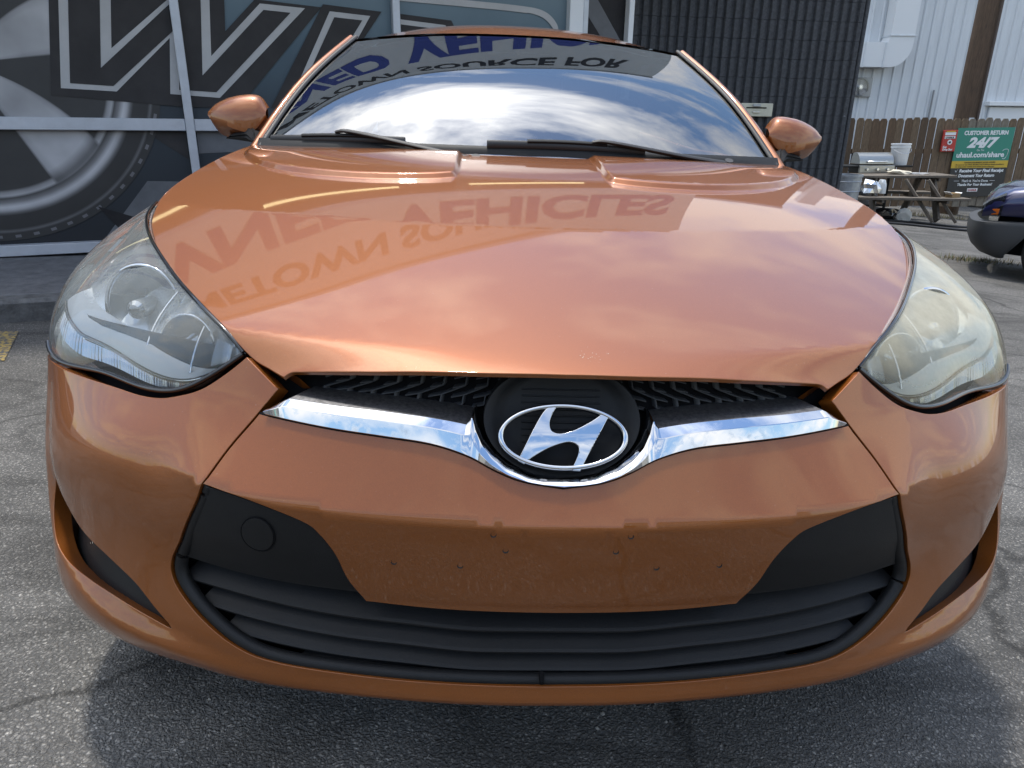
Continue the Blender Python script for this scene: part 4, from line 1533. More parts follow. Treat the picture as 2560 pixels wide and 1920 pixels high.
def wheel_print():
    m = bpy.data.materials.new('printed_wheel'); m.use_nodes = True
    nt = m.node_tree; b = nt.nodes['Principled BSDF']; b.inputs['Roughness'].default_value = .5
    t = nd(nt, 'ShaderNodeTexCoord'); s = nd(nt, 'ShaderNodeSeparateXYZ'); nt.links.new(t.outputs['Object'], s.inputs[0])
    def M_(op, a, c=None, clamp=False):
        n = nd(nt, 'ShaderNodeMath', operation=op, use_clamp=clamp)
        for i, v in enumerate((a, c)):
            if v is None:
                continue
            if isinstance(v, (int, float)):
                n.inputs[i].default_value = v
            else:
                nt.links.new(v, n.inputs[i])
        return n.outputs[0]
    x, z = s.outputs['X'], s.outputs['Z']
    r = M_('DIVIDE', M_('SQRT', M_('ADD', M_('MULTIPLY', x, x), M_('MULTIPLY', z, z))), 1.075)
    th = M_('ARCTAN2', z, x)
    def ramp(v, pts):
        rr = nd(nt, 'ShaderNodeValToRGB'); els = rr.color_ramp.elements
        els[0].position = pts[0][0]; els[0].color = (*[pts[0][1]*k for k in (1, 1, 1.03)], 1)
        els[1].position = pts[-1][0]; els[1].color = (*[pts[-1][1]*k for k in (1, 1, 1.03)], 1)
        for p, c in pts[1:-1]:
            e = els.new(p); e.color = (c, c, c*1.03, 1)
        nt.links.new(v, rr.inputs[0]); return rr.outputs[0]
    base = ramp(r, [(0, .03), (.70, .035), (.715, .25), (.735, .38), (.75, .06), (.775, .20), (.80, .52), (.815, .44), (.835, .14), (.85, .03), (.93, .026), (.945, .12), (.957, .03), (1, .03)])
    spoke = ramp(r, [(0, .40), (.12, .45), (.13, .16), (.15, .38), (.30, .30), (.5, .42), (.66, .46), (.70, .24), (.72, .14), (1, .1)])
    # five broad spokes, slightly twisted
    ph = M_('ADD', M_('MULTIPLY', th, 5.0), M_('MULTIPLY', r, 1.2))
    cs = M_('COSINE', M_('ADD', ph, 3.45))
    wd = M_('SUBTRACT', cs, M_('SUBTRACT', M_('MULTIPLY', r, 1.15), .55))
    msk = M_('MULTIPLY', M_('MULTIPLY_ADD', wd, 7.0, False), 1.0, True) if False else M_('MULTIPLY', wd, 7.0, True)
    inn = M_('MULTIPLY', M_('SUBTRACT', .76, r), 40, True)
    msk = M_('MULTIPLY', msk, inn, True)
    mx = nd(nt, 'ShaderNodeMixRGB'); nt.links.new(msk, mx.inputs[0]); nt.links.new(base, mx.inputs[1]); nt.links.new(spoke, mx.inputs[2])
    # moulded shading of the spoke flanks
    fl = M_('MULTIPLY_ADD', cs, .25); 
    ed = M_('MULTIPLY', M_('SUBTRACT', wd, .02), 2.2, True)
    m2 = nd(nt, 'ShaderNodeMixRGB', blend_type='MULTIPLY'); m2.inputs[0].default_value = .55
    nt.links.new(mx.outputs[0], m2.inputs[1])
    m3 = nd(nt, 'ShaderNodeMixRGB'); m3.inputs[2].default_value = (1, 1, 1, 1); m3.inputs[1].default_value = (.45, .45, .47, 1); nt.links.new(ed, m3.inputs[0])
    inv = nd(nt, 'ShaderNodeMixRGB'); inv.inputs[1].default_value = (1, 1, 1, 1); nt.links.new(msk, inv.inputs[0]); nt.links.new(m3.outputs[0], inv.inputs[2])
    nt.links.new(inv.outputs[0], m2.inputs[2])
    # tread ticks on the outer edge
    tk = M_('GREATER_THAN', M_('SINE', M_('MULTIPLY', th, 62)), .55)
    band = M_('MULTIPLY', M_('GREATER_THAN', r, .968), M_('LESS_THAN', r, .985))
    m4 = nd(nt, 'ShaderNodeMixRGB'); m4.inputs[2].default_value = (.14, .14, .15, 1)
    nt.links.new(M_('MULTIPLY', tk, band), m4.inputs[0]); nt.links.new(m2.outputs[0], m4.inputs[1])
    n = nd(nt, 'ShaderNodeTexNoise'); n.inputs['Scale'].default_value = 6; nt.links.new(t.outputs['Object'], n.inputs['Vector'])
    nr = nd(nt, 'ShaderNodeMapRange'); nr.inputs['To Min'].default_value = .75; nr.inputs['To Max'].default_value = 1.2; nt.links.new(n.outputs['Fac'], nr.inputs['Value'])
    m5 = nd(nt, 'ShaderNodeMixRGB', blend_type='MULTIPLY'); m5.inputs[0].default_value = 1
    nt.links.new(m4.outputs[0], m5.inputs[1]); nt.links.new(nr.outputs[0], m5.inputs[2])
    nt.links.new(m5.outputs[0], b.inputs['Base Color'])
    return m
WP = wheel_print()
wc = (.05, 1.17)
V = [(0, 0, 0)]+[(1.075*math.cos(t), 0, 1.075*math.sin(t)) for t in np.linspace(0, 2*math.pi, 97)[:-1]]
F = [(0, 1+(i+1) % 96, 1+i) for i in range(96)]
def clip_half(lo, hi):
    """part of the printed disc between two heights"""
    bm = bmesh.new()
    bmesh.ops.create_circle(bm, cap_ends=True, segments=96, radius=1.075)
    for v in bm.verts:
        v.co = (v.co.x, 0, v.co.y)
    for z, sgn in ((lo-wc[1], -1), (hi-wc[1], 1)):
        bmesh.ops.bisect_plane(bm, geom=bm.verts[:]+bm.edges[:]+bm.faces[:], plane_co=(0, 0, z), plane_no=(0, 0, sgn), clear_outer=True)
    o = bm_obj('wheel_print', bm, WP, shop)
    o.location = (wc[0], .010, wc[1])
clip_half(.07, .79); clip_half(.868, HT)
# lower background shapes
sheet('print_shape', [(.62, .07), (1.235, .07), (1.235, .45), (.95, .46)], PR_M, -.011)
sheet('print_shape', [(.78, .07), (1.235, .07), (.62, .30)], PR_K, -.0085)
sheet('print_shape', [(1.305, .07), (2.72, .07), (2.72, .50), (1.305, .46)], PR_M, -.011)
sheet('print_shape', [(1.305, .07), (1.9, .07), (1.305, .42)], PR_K, -.0085)
sheet('print_shape', [(1.305, .64), (2.72, .70), (2.72, .785), (1.305, .785)], PR_M, -.011)
sheet('print_shape', [(.98, .785), (1.235, .60), (1.235, .785)], PR_D, -.011)
# big outlined letters, continued above the frame of the picture
TOPH = 2.02
def lean(s, h, h1=TOPH, k=.055):
    return (s+(h1-h)*k*2, h1)
W_back = [(.62, TOPH), (.561, 1.548), (.475, 1.0), (1.246, .945), (1.60, .945), (2.228, 1.62), (1.783, 1.639), (1.57, 1.43), (1.62, TOPH)]
W_out = [(.68, TOPH), (.614, 1.551), (.537, 1.044), (.853, 1.032), (1.218, 1.37), (1.174, 1.025), (1.485, 1.008), (2.114, 1.606), (1.813, 1.615), (1.462, 1.272), (1.53, TOPH), (1.42, TOPH), (1.36, 1.70), (.864, 1.292), (.97, TOPH)]
W_in = [(.74, TOPH), (.667, 1.555), (.594, 1.075), (.839, 1.065), (1.285, 1.449), (1.233, 1.053), (1.467, 1.044), (2.012, 1.571), (1.833, 1.577), (1.391, 1.148), (1.48, TOPH), (1.47, TOPH), (1.31, 1.63), (.784, 1.172), (.91, TOPH)]
sheet('letter_shadow', W_back, PR_D, -.0060)
sheet('letter_outline', W_out, PR_L, -.0035)
sheet('letter_fill', W_in, PR_D, -.0010)
I_back = [(2.24, 1.64), (2.66, 1.62), (2.15, .95), (1.82, .95)]
I_out = [(2.284, 1.598), (2.575, 1.586), (2.19, 1.00), (1.96, 1.00)]
I_in = [(2.313, 1.562), (2.514, 1.554), (2.145, 1.035), (2.02, 1.035)]
sheet('letter_shadow', I_back, PR_D, -.0060)
sheet('letter_outline', I_out, PR_L, -.0035)
sheet('letter_fill', I_in, PR_D, -.0010)
sheet('letter_shadow', [(2.80, 1.615), (3.20, 1.595), (3.36, 1.30), (2.80, 1.0)], PR_D, -.0060)
sheet('letter_outline', [(2.80, 1.578), (3.15, 1.560), (3.26, 1.32), (2.80, 1.08)], PR_L, -.0035)
sheet('letter_fill', [(2.80, 1.545), (3.08, 1.530), (3.18, 1.34), (2.80, 1.12)], PR_D, -.0010)
sheet('letter_shadow', [(3.30, 1.55), (3.60, 1.54), (3.75, 1.2), (3.45, 1.2)], PR_D, -.0060)
# rounded border of the print
arc = crv([(2.80, 1.745), (3.218, 1.742), (3.727, 1.735), (3.965, 1.715), (4.085, 1.645), (4.125, 1.54), (4.135, 1.2)], 6)
arc2 = [(x-.03, z-.04) if i > 14 else (x, z-.045) for i, (x, z) in enumerate(arc)]
sheet('border_line', arc+arc2[::-1], PR_L, -.0060)
corner_ = arc[8:]+[(4.185, 1.2), (4.185, HT-.01), (2.80, HT-.01), (2.80, 1.79), arc[8]]
# wall above the windows, canopy soffit and roof body
box_obj('header', (-.25, .10, HT+.11), (9.6, .24, .21), WALLG, shop)
box_obj('upper_wall', (-.25, .16, 2.86), (9.6, .26, 1.08), WALLG, shop)
box_obj('roof_body', (-.25, 4.3, 1.65), (9.5, 8.0, 3.28), WALLG, shop)

# canopy with the painted sign
SIGN_D, SIGN_Z0, SIGN_Z1 = .75, 2.55, 3.80
sign = thing('canopy_sign', 'long white canopy sign with blue and black lettering above the shop windows', 'sign')
sign.matrix_world = shop.matrix_world.copy()
SWHITE = mat('sign_white', (.66, .68, .68), .45, noise=.08, nscale=3)
SBLUE = mat('sign_blue', (.035, .06, .30), .5)
SBLACK = mat('sign_black', (.02, .02, .022), .5)
LAMP = bpy.data.materials.new('fluorescent_tube'); LAMP.use_nodes = True
bb = LAMP.node_tree.nodes['Principled BSDF']
bb.inputs['Emission Color'].default_value = (1, .86, .45, 1); bb.inputs['Emission Strength'].default_value = 1.6
sgm = (SIGN_Z0+SIGN_Z1)/2
box_obj('sign_face', (.85, -SIGN_D, sgm), (9.1, .10, SIGN_Z1-SIGN_Z0), SWHITE, sign, .01)
box_obj('sign_cap', (.85, -SIGN_D, SIGN_Z1+.031), (9.16, .14, .06), ALU, sign, .01)
box_obj('sign_foot', (.85, -SIGN_D, SIGN_Z0-.031), (9.16, .14, .06), ALU, sign, .01)
box_obj('soffit', (.85, -SIGN_D/2+.03, SIGN_Z0+.06), (9.1, SIGN_D-.10, .05), WALLG, sign)
MT = lambda s, h: Matrix.Translation((s, -SIGN_D-.053, h)) @ Matrix.Rotation(R(90), 4, 'X')
text_obj('lettering', 'YOUR HOMETOWN SOURCE FOR', .36, SBLACK, sign, MT(-1.55, 3.36), bold=.012, width=6.4)
text_obj('lettering', 'PRE-OWNED VEHICLES', .58, SBLUE, sign, MT(-1.75, 2.70), bold=.022, width=6.9)
for s in (-2.2, -.4, 1.4, 3.2):
    cyl_obj('tube_lamp', (s, -.38, SIGN_Z0+.02), (s+1.15, -.38, SIGN_Z0+.02), .016, LAMP, sign)

# ------------------------------------------------------------------ dark ribbed block wall
dw = thing('block_wall_building', 'dark grey building end of ribbed concrete blocks', 'building')
dw.matrix_world = Matrix.Translation((1.2, 5.85, gz(2.2))) @ TILT @ Matrix.Rotation(R(5), 4, 'Z')
BLK = mat('ribbed_block', (.072, .075, .082), .88, noise=.45, nscale=45, bump=.9, bscale=160)
BLK_D = mat('block_mortar', (.030, .031, .034), .9, noise=.3, nscale=30)
RP, BH = .0818, .155
nb_ = 4
bm = bmesh.new()
prof = []
for i in range(nb_):
    x0 = i*RP
    prof += [(x0+.004, -.004), (x0+.014, -.030), (x0+.052, -.032), (x0+.064, -.004)]
prof = [(.0015, -.004)]+prof+[(nb_*RP-.0015, -.004)]
lo = [bm.verts.new((x, y, .0015)) for x, y in prof]; hi = [bm.verts.new((x, y, BH-.0015)) for x, y in prof]
lb = [bm.verts.new((x, .04, .0015)) for x in (.0015, nb_*RP-.0015)]; hb = [bm.verts.new((x, .04, BH-.0015)) for x in (.0015, nb_*RP-.0015)]
for i in range(len(prof)-1):
    bm.faces.new((lo[i], lo[i+1], hi[i+1], hi[i]))
bm.faces.new(hi+[hb[1], hb[0]]); bm.faces.new([lb[0], lb[1]]+lo[::-1])
bm.faces.new((lo[0], hi[0], hb[0], lb[0])); bm.faces.new((lo[-1], lb[1], hb[1], hi[-1]))
bmesh.ops.recalc_face_normals(bm, faces=bm.faces)
bme = bpy.data.meshes.new('block'); bm.to_mesh(bme); bm.free(); bme.materials.append(BLK)
WTOP = 21
for r_ in range(WTOP):
    for c_ in range(7):
        o = bpy.data.objects.new('block', bme)
        link(o, dw)
        o.location = (2.10-(c_+1)*nb_*RP, 0, r_*BH)
box_obj('backing', (1.0, 2.05, WTOP*BH/2), (2.17, 4.0, WTOP*BH-.01), BLK_D, dw)
box_obj('coping', (1.0, 2.02, WTOP*BH+.03), (2.26, 4.14, .06), ALU, dw, .01)
box_obj('corner_trim', (2.103, .0, WTOP*BH/2), (.035, .06, WTOP*BH-.02), BLK, dw, .008)
# letter drop plate on the ribbed wall
mb = thing('letter_plate', 'cream metal letter plate on the dark ribbed wall', 'letter box')
mb.matrix_world = dw.matrix_world.copy()
CREAM = mat('cream_metal', (.52, .50, .40), .5, noise=.15, nscale=12)
cz0 = 1.24-gz(2.2)
box_obj('plate', (1.17, -.050, cz0), (.305, .035, .112), CREAM, mb, .004)
box_obj('slot', (1.165, -.069, cz0+.018), (.19, .004, .010), BLACK_DEEP, mb)
box_obj('handle', (1.165, -.074, cz0-.018), (.07, .012, .012), SILVER, mb, .003)
box_obj('slot_hood', (1.165, -.074, cz0+.038), (.075, .014, .020), LAMP_GREY, mb, .003)

# ------------------------------------------------------------------ far right yard
YT = lambda x, y: Matrix.Translation((x, y, gz(x))) @ Matrix.Rotation(R(-2.2), 4, 'Y')
def wood(name, c1, c2, sc=(6, 6, 1.2)):
    return mat(name, c1, .85, noise=.5, nscale=7, col2=c2, bump=.3, bscale=50, stretch=sc, detail=9)
WD = [wood('weathered_board_%d' % i, c, d) for i, (c, d) in enumerate((((.15, .095, .055), (.07, .045, .027)), ((.19, .13, .08), (.085, .06, .036)), ((.12, .078, .047), (.05, .034, .021)), ((.23, .20, .16), (.12, .10, .075))))]
fence = thing('board_fence', 'weathered dog-eared board fence with gaps between boards', 'fence', group=None)
fence.matrix_world = YT(6.4, 12.9)
bms = []
def board_mesh(w, h, lean_):
    bm = bmesh.new()
    pr = [(0, 0), (w, 0), (w, h-.045), (w-.03, h), (.03, h), (0, h-.045)]
    f = bm.faces.new([bm.verts.new((x, 0, z)) for x, z in pr])
    r = bmesh.ops.extrude_face_region(bm, geom=[f])
    bmesh.ops.translate(bm, vec=(0, .018, 0), verts=[v for v in r['geom'] if isinstance(v, bmesh.types.BMVert)])
    bmesh.ops.recalc_face_normals(bm, faces=bm.faces)
    me = bpy.data.meshes.new('board'); bm.to_mesh(me); bm.free()
    return me
BASES = []
for i in range(4):
    me = board_mesh(.138, 1.60, 0); me.materials.append(WD[i]); BASES.append(me)
for i in range(34):
    k = random.choice([0, 0, 1, 2, 1]) if i < 15 else random.choice([3, 3, 1])
    o = bpy.data.objects.new('board', BASES[k])
    link(o, fence)
    o.location = (i*.1535+random.uniform(-.006, .006), random.uniform(-.004, .004), random.uniform(-.01, .02))
    o.rotation_euler = (0, R(random.uniform(-.5, .5)), 0)
for z in (.30, 1.02):
    box_obj('rail', (2.6, .055, z), (5.4, .04, .09), WD[2], fence)
for x in (.02, 2.45, 4.9):
    box_obj('post', (x, .08, .80), (.09, .09, 1.55), WD[2], fence)

# customer-return board
cs = thing('return_sign', 'green, yellow and black customer return board fixed to the fence', 'sign')
cs.matrix_world = Matrix.Translation((8.795, 12.86, .05)) @ Matrix.Rotation(R(-2.9), 4, 'Y')
SW, SH = 1.09, 1.25
GRN = mat('sign_green', (.02, .21, .15), .45); YLW = mat('sign_yellow', (.55, .36, .03), .45); SBK = mat('sign_dark', (.018, .018, .019), .45); SWH = mat('sign_letter_white', (.70, .72, .72), .5)
DGR = mat('sign_small_print', (.12, .09, .02), .5)
yb, yt = .53, .66
box_obj('black_field', (SW/2, 0, yb/2), (SW, .012, yb), SBK, cs)
box_obj('yellow_field', (SW/2, 0, (yb+yt)/2), (SW, .012, yt-yb-.001), YLW, cs)
box_obj('green_field', (SW/2, 0, (yt+SH)/2), (SW, .012, SH-yt-.001), GRN, cs)
TT = lambda x, z: Matrix.Translation((x, -.0085, z)) @ Matrix.Rotation(R(90), 4, 'X')
text_obj('lettering', 'CUSTOMER RETURN', .10, SWH, cs, TT(.13, 1.125), bold=.0045, shear=.0, width=.84)
text_obj('lettering', '24/7', .24, SWH, cs, TT(.235, .905), bold=.012, shear=.25, width=.60)
text_obj('lettering', 'Go To:', .05, SWH, cs, TT(.43, .835), width=.14)
text_obj('lettering', 'uhaul.com/share', .13, SWH, cs, TT(.055, .725), bold=.004, width=.92)
text_obj('lettering', 'LEAVING EQUIPMENT AFTER HOURS?', .036, DGR, cs, TT(.24, .617), bold=.001, width=.60)
text_obj('lettering', 'Be sure to use FREE MOBILE RETURN at uhaul.com/share', .034, DGR, cs, TT(.08, .580), bold=.0006, width=.93)
text_obj('lettering', 'to stop your rental and avoid extra charges', .034, DGR, cs, TT(.08, .545), bold=.0006, width=.75)
for z, s in ((.455, 'Receive Your Final Receipt'), (.365, 'Document Your Return')):
    text_obj('lettering', s, .078, SWH, cs, TT(.17, z), bold=.003, shear=.15, width=.86 if 'Rec' in s[:3] else .70)
    bm = bmesh.new()
    vs = [bm.verts.new((x, -.0085, z+h)) for x, h in ((.085, .03), (.10, .03), (.112, .014), (.15, .062), (.112, -.002))]
    bm.faces.new(vs)
    bm_obj('tick_mark', bm, SWH, cs)
text_obj('lettering', "That's it. You're Done.", .058, SWH, cs, TT(.25, .275), bold=.001, shear=.15, width=.52)
text_obj('lettering', 'Thanks For Your Business!', .064, SWH, cs, TT(.18, .205), bold=.002, shear=.15, width=.68)
for x in (.10, .80):
    box_obj('rule', (x+.055, -.007, .295), (.10, .003, .005), SWH, cs)
box_obj('brand_mark', (.50, -.008, .125), (.20, .004, .062), SWH, cs)
text_obj('lettering', 'U-HAUL', .05, mat('brand_red', (.35, .03, .03), .5), cs, Matrix.Translation((.415, -.0115, .107)) @ Matrix.Rotation(R(90), 4, 'X'), bold=.002, width=.17)
# hand icon outline
pts = crv([(.93, -.0095, .83), (.97, -.0095, .86), (1.04, -.0095, .85), (1.03, -.0095, .74), (.99, -.0095, .69), (.95, -.0095, .70)], 4)
tube('phone_icon', pts, .004, SWH, cs, 6)

# red key drop box sign
kb = thing('key_drop_sign', 'red key drop box plate on the fence beside the return board', 'sign')
kb.matrix_world = Matrix.Translation((8.47, 12.84, .87)) @ Matrix.Rotation(R(-3), 4, 'Y')
RED = mat('sign_red', (.42, .028, .02), .45)
box_obj('plate', (.135, 0, .19), (.27, .03, .38), RED, kb, .004)
box_obj('white_band', (.135, -.017, .315), (.20, .004, .05), SWH, kb)
box_obj('small_print', (.135, -.017, .355), (.17, .004, .02), YLW, kb)
box_obj('brand_mark', (.135, -.017, .25), (.20, .004, .045), SWH, kb)
text_obj('lettering', 'U-HAUL', .04, SBK, kb, Matrix.Translation((.05, -.021, .235)) @ Matrix.Rotation(R(90), 4, 'X'), bold=.002, width=.17)
cyl_obj('key_slot', (.145, -.014, .165), (.145, -.022, .165), .045, SWH, kb)
cyl_obj('key_slot_hole', (.145, -.02, .165), (.145, -.026, .165), .020, SBK, kb)
text_obj('lettering', 'Key', .05, SWH, kb, Matrix.Translation((.03, -.018, .065)) @ Matrix.Rotation(R(90), 4, 'X'), bold=.002, shear=.1, width=.075)
text_obj('lettering', 'Drop Box', .05, SWH, kb, Matrix.Translation((.03, -.018, .02)) @ Matrix.Rotation(R(90), 4, 'X'), bold=.002, shear=.1, width=.19)

# white steel building behind the fence
wb = thing('white_steel_building', 'tall white ribbed steel building behind the board fence', 'building')
wb.matrix_world = Matrix.Translation((6.0, 17.0, gz(10))) @ Matrix.Rotation(R(-1.45), 4, 'Y')
WST = mat('white_steel', (.60, .63, .66), .5, noise=.10, nscale=3, stretch=(3, 3, .4))
WST2 = mat('white_steel_trim', (.68, .70, .72), .45)
box_obj('wall', (6, 4, 3.6), (18, 8, 7.2), WST, wb)
bm = bmesh.new()
f = bm.faces.new([bm.verts.new(v) for v in ((-.035, 0, 0), (-.012, -.028, 0), (.012, -.028, 0), (.035, 0, 0))])
r_ = bmesh.ops.extrude_face_region(bm, geom=[f])
bmesh.ops.translate(bm, vec=(0, 0, 7.15), verts=[v for v in r_['geom'] if isinstance(v, bmesh.types.BMVert)])
bmesh.ops.recalc_face_normals(bm, faces=bm.faces)
rme = bpy.data.meshes.new('wall_rib'); bm.to_mesh(rme); bm.free(); rme.materials.append(WST)
for i in range(74):
    o = bpy.data.objects.new('wall_rib', rme); link(o, wb); o.location = (-2.9+i*.24, -.002, 0)
box_obj('door_hood', (6.6, -.08, 2.17), (1.3, .20, .10), WST2, wb, .01)
box_obj('door', (6.62, -.03, 1.05), (1.1, .06, 2.1), WST2, wb, .01)
cyl_obj('conduit', (4.62, -.05, 2.45), (4.62, -.05, .9), .02, mat('grey_pipe', (.25, .26, .27), .5), wb)

duct = thing('exhaust_duct', 'white elbow exhaust duct running up the steel building wall', 'duct')
duct.matrix_world = Matrix.Translation((8.40, 16.62, 2.58)) @ Matrix.Rotation(R(-1.45), 4, 'Y')
arcp = [(.78+.47*math.sin(t), .50-.50*math.cos(t)) for t in np.linspace(0, math.pi/2, 12)]
pr = [(-1.0, 0), ]+arcp+[(1.25, .66), (1.25, 5), (.70, 5), (.70, .66), (.66, .52), (-1.0, .50)]
bm = bmesh.new()
f = bm.faces.new([bm.verts.new((x, 0, z)) for x, z in pr])
r_ = bmesh.ops.extrude_face_region(bm, geom=[f])
bmesh.ops.translate(bm, vec=(0, .36, 0), verts=[v for v in r_['geom'] if isinstance(v, bmesh.types.BMVert)])
bm_obj('duct_body', bm, WST2, duct)
box_obj('duct_flange', (.975, .18, .66), (.60, .40, .035), WST, duct, .004)
box_obj('duct_flange', (.62, .18, .25), (.035, .40, .53), WST, duct, .004)
box_obj('duct_flange', (.15, .18, .25), (.025, .40, .53), WST, duct, .004)
fan = thing('wall_fan', 'round grey wall exhaust fan in a square frame under the duct', 'fan')
fan.matrix_world = Matrix.Translation((8.72, 16.93, 2.17)) @ Matrix.Rotation(R(-1.45), 4, 'Y')
FG = mat('fan_grey', (.30, .31, .32), .45, metal=.5)
box_obj('frame', (.05, .03, 0), (.52, .05, .42), FG, fan, .006)
bm = bmesh.new()
cyl(bm, (0, .02, 0), (0, -.10, 0), .20, .19, 32, False)
bm_obj('shroud', bm, FG, fan, True, 40)
for k in range(5):
    tube('guard_ring', [(.035*(k+1)*math.cos(t), -.10, .035*(k+1)*math.sin(t)) for t in np.linspace(0, 2*math.pi, 33)], .004, SILVER, fan, 5)
cyl_obj('hub', (0, -.02, 0), (0, -.09, 0), .05, SILVER, fan)
for k in range(5):
    a = 2*math.pi*k/5
    box_obj('fan_blade', (.10*math.cos(a), -.04, .10*math.sin(a)), (.15, .01, .07), FG, fan, 0, Matrix.Rotation(-a, 3, 'Y'))
pole = thing('utility_pole', 'thick brown timber utility pole behind the board fence', 'pole')
pole.matrix_world = Matrix.Translation((9.66, 14.05, gz(9.6))) @ Matrix.Rotation(R(-1.9), 4, 'Y')
PW = wood('pole_timber', (.115, .072, .045), (.045, .03, .02), (8, 8, .8))
bm = bmesh.new(); cyl(bm, (0, 0, 0), (0, 0, 8.5), .225, .18, 28)
bm_obj('shaft', bm, PW, pole, True, 40)
box_obj('pole_tag', (-.02, -.225, 1.83), (.10, .012, .11), ALU, pole)
cyl_obj('pole_conduit', (.10, -.225, 1.4), (.10, -.222, 8.4), .022, mat('pole_pipe', (.07, .05, .04), .6), pole)

# ---- picnic table
pt = thing('picnic_table', 'weathered grey wooden picnic table littered with scrap', 'table')
pt.matrix_world = Matrix.Translation((6.95, 11.45, gz(6.95))) @ Matrix.Rotation(R(-1.5), 4, 'Y') @ Matrix.Rotation(R(-4), 4, 'Z')
TW = wood('grey_timber', (.16, .135, .11), (.07, .06, .048), (1.2, 6, 6))
TW2 = wood('grey_timber_legs', (.15, .125, .10), (.065, .055, .045), (4, 4, 1.2))
for k in range(5):
    box_obj('top_board', (.05, -.30+k*.15, .735), (1.55, .14, .04), TW, pt, .004, Matrix.Rotation(R(-1.0), 3, 'Y'))
for sy in (-1, 1):
    for j in range(2):
        box_obj('seat_board', (0, sy*(.60+j*.0)+(j-.5)*.145, .41), (1.85, .14, .042), TW, pt, .004)
for sx in (-.52, .52):
    for sy in (-1, 1):
        a = Vector((sx, sy*.62, 0)); b2 = Vector((sx, sy*.20, .712))
        d = b2-a
        ang = math.atan2(d.y, d.z)
        box_obj('leg', (a+b2)/2+Vector((0, 0, .02)), (.042, .14, d.length-.08), TW2, pt, .004, Matrix.Rotation(-ang, 3, 'X'))
    box_obj('seat_bearer', (sx+.045, 0, .365), (.04, 1.46, .045), TW2, pt, .003)
    box_obj('top_bearer', (sx+.045, 0, .69), (.04, .70, .045), TW2, pt, .003)
# second pair of legs splayed along the bench as seen from the yard
for x0, x1 in ((-.05, .42), (.32, .80)):
    a = Vector((x1, -.70, 0)); b2 = Vector((x0, -.42, .70)); d = b2-a
    q = d.to_track_quat('Z', 'Y').to_matrix()
    box_obj('leg', (a+b2)/2+Vector((0, 0, .02)), (.14, .042, d.length-.06), TW2, pt, .004, q)

# ---- barbecue
bq = thing('barbecue_grill', 'stainless gas barbecue with three knobs in front of the fence', 'grill')
bq.matrix_world = YT(6.74, 11.95)
STN = mat('stainless', (.36, .36, .34), .32, metal=.85, noise=.15, nscale=6, stretch=(1, 1, 8))
def lidf(u, v):
    x = (u-.5)*.60
    th = v*math.pi*.62
    return np.array([x+0*v, -.20+.0*u+.20*(1-np.cos(th))-.02, .885+.19*np.sin(th)*.98])
grid_obj('lid', lambda u, v: lidf(u, v), np.linspace(0, 1, 10), np.linspace(0, 1, 14), STN, bq, flip=False)
for x in (-.30, .30):
    bm = bmesh.new()
    vs = [bm.verts.new(tuple(lidf(np.array([.5+x/.6]), np.array([v]))[:, 0])) for v in np.linspace(0, 1, 14)]+[bm.verts.new((x, .12, .885))]
    bm.faces.new(vs); bm_obj('lid_cheek', bm, STN, bq)
box_obj('lid_back', (0, .10, .97), (.60, .02, .17), BLACK_PL, bq)
box_obj('firebox', (0, -.02, .80), (.58, .40, .14), BLACK_PL, bq, .01)
box_obj('control_panel', (.0, -.245, .80), (.62, .04, .125), STN, bq, .006)
for x in (-.18, 0, .18):
    cyl_obj('knob', (x, -.262, .80), (x, -.30, .80), .026, SILVER, bq, .020)
tube('lid_handle', [(-.17, -.20, .93), (-.17, -.255, .925), (.17, -.255, .925), (.17, -.20, .93)], .013, SILVER, bq, 8)
for x in (.475, -.475):
    box_obj('side_shelf', (x, -.03, .845), (.33, .42, .03), BLACK_PL, bq, .006)
for x in (-.27, .27):
    for y in (-.20, .16):
        box_obj('leg', (x, y, .36), (.035, .035, .72), BLACK_PL, bq)
box_obj('bottom_shelf', (0, -.02, .18), (.54, .36, .02), BLACK_PL, bq)
cyl_obj('gas_bottle', (.05, -.02, .195), (.05, -.02, .50), .15, LAMP_GREY, bq)

# ---- bucket, bin, debris
bk = thing('plastic_bucket', 'white plastic bucket standing on the barbecue side shelf', 'bucket')
bk.matrix_world = Matrix.Translation((7.215, 11.95, gz(6.74)+.862)) @ Matrix.Rotation(R(-3), 4, 'Y')
WPL = mat('white_plastic', (.70, .71, .71), .4, noise=.1, nscale=10)
V, F = [], []
pf = [(.0, 0), (.128, 0), (.133, .01), (.150, .30), (.160, .30), (.160, .325), (.152, .325), (.155, .35), (.163, .35), (.163, .372), (.150, .372), (.145, .30), (.125, .02), (0, .02)]
for r0, z0 in pf:
    for i in range(36):
        V.append((max(r0, 1e-4)*math.cos(2*math.pi*i/36), max(r0, 1e-4)*math.sin(2*math.pi*i/36), z0))
for a in range(len(pf)-1):
    for i in range(36):
        j = (i+1) % 36
        F.append((a*36+i, a*36+j, (a+1)*36+j, (a+1)*36+i))
o = meshobj('tub', V, F, WPL, bk, True); o.data.set_sharp_from_angle(angle=R(35))
tube('bail', [(.165*math.cos(t), .165*math.sin(t)-.01, .31-.11*math.sin(-t) if False else .31-.10*abs(math.sin(t))) for t in np.linspace(math.pi, 2*math.pi, 18)], .003, SILVER, bk, 6)
tb = thing('trash_can', 'dented galvanised trash can by the corner of the dark wall', 'trash can')
tb.matrix_world = YT(5.72, 10.7)
GALV = mat('galvanised', (.36, .39, .43), .38, metal=.6, noise=.3, nscale=9)
V, F = [], []
pf = [(.0, .0), (.20, .0), (.205, .03), (.235, .66), (.250, .665), (.252, .70), (.236, .70), (.21, .05), (0, .05)]
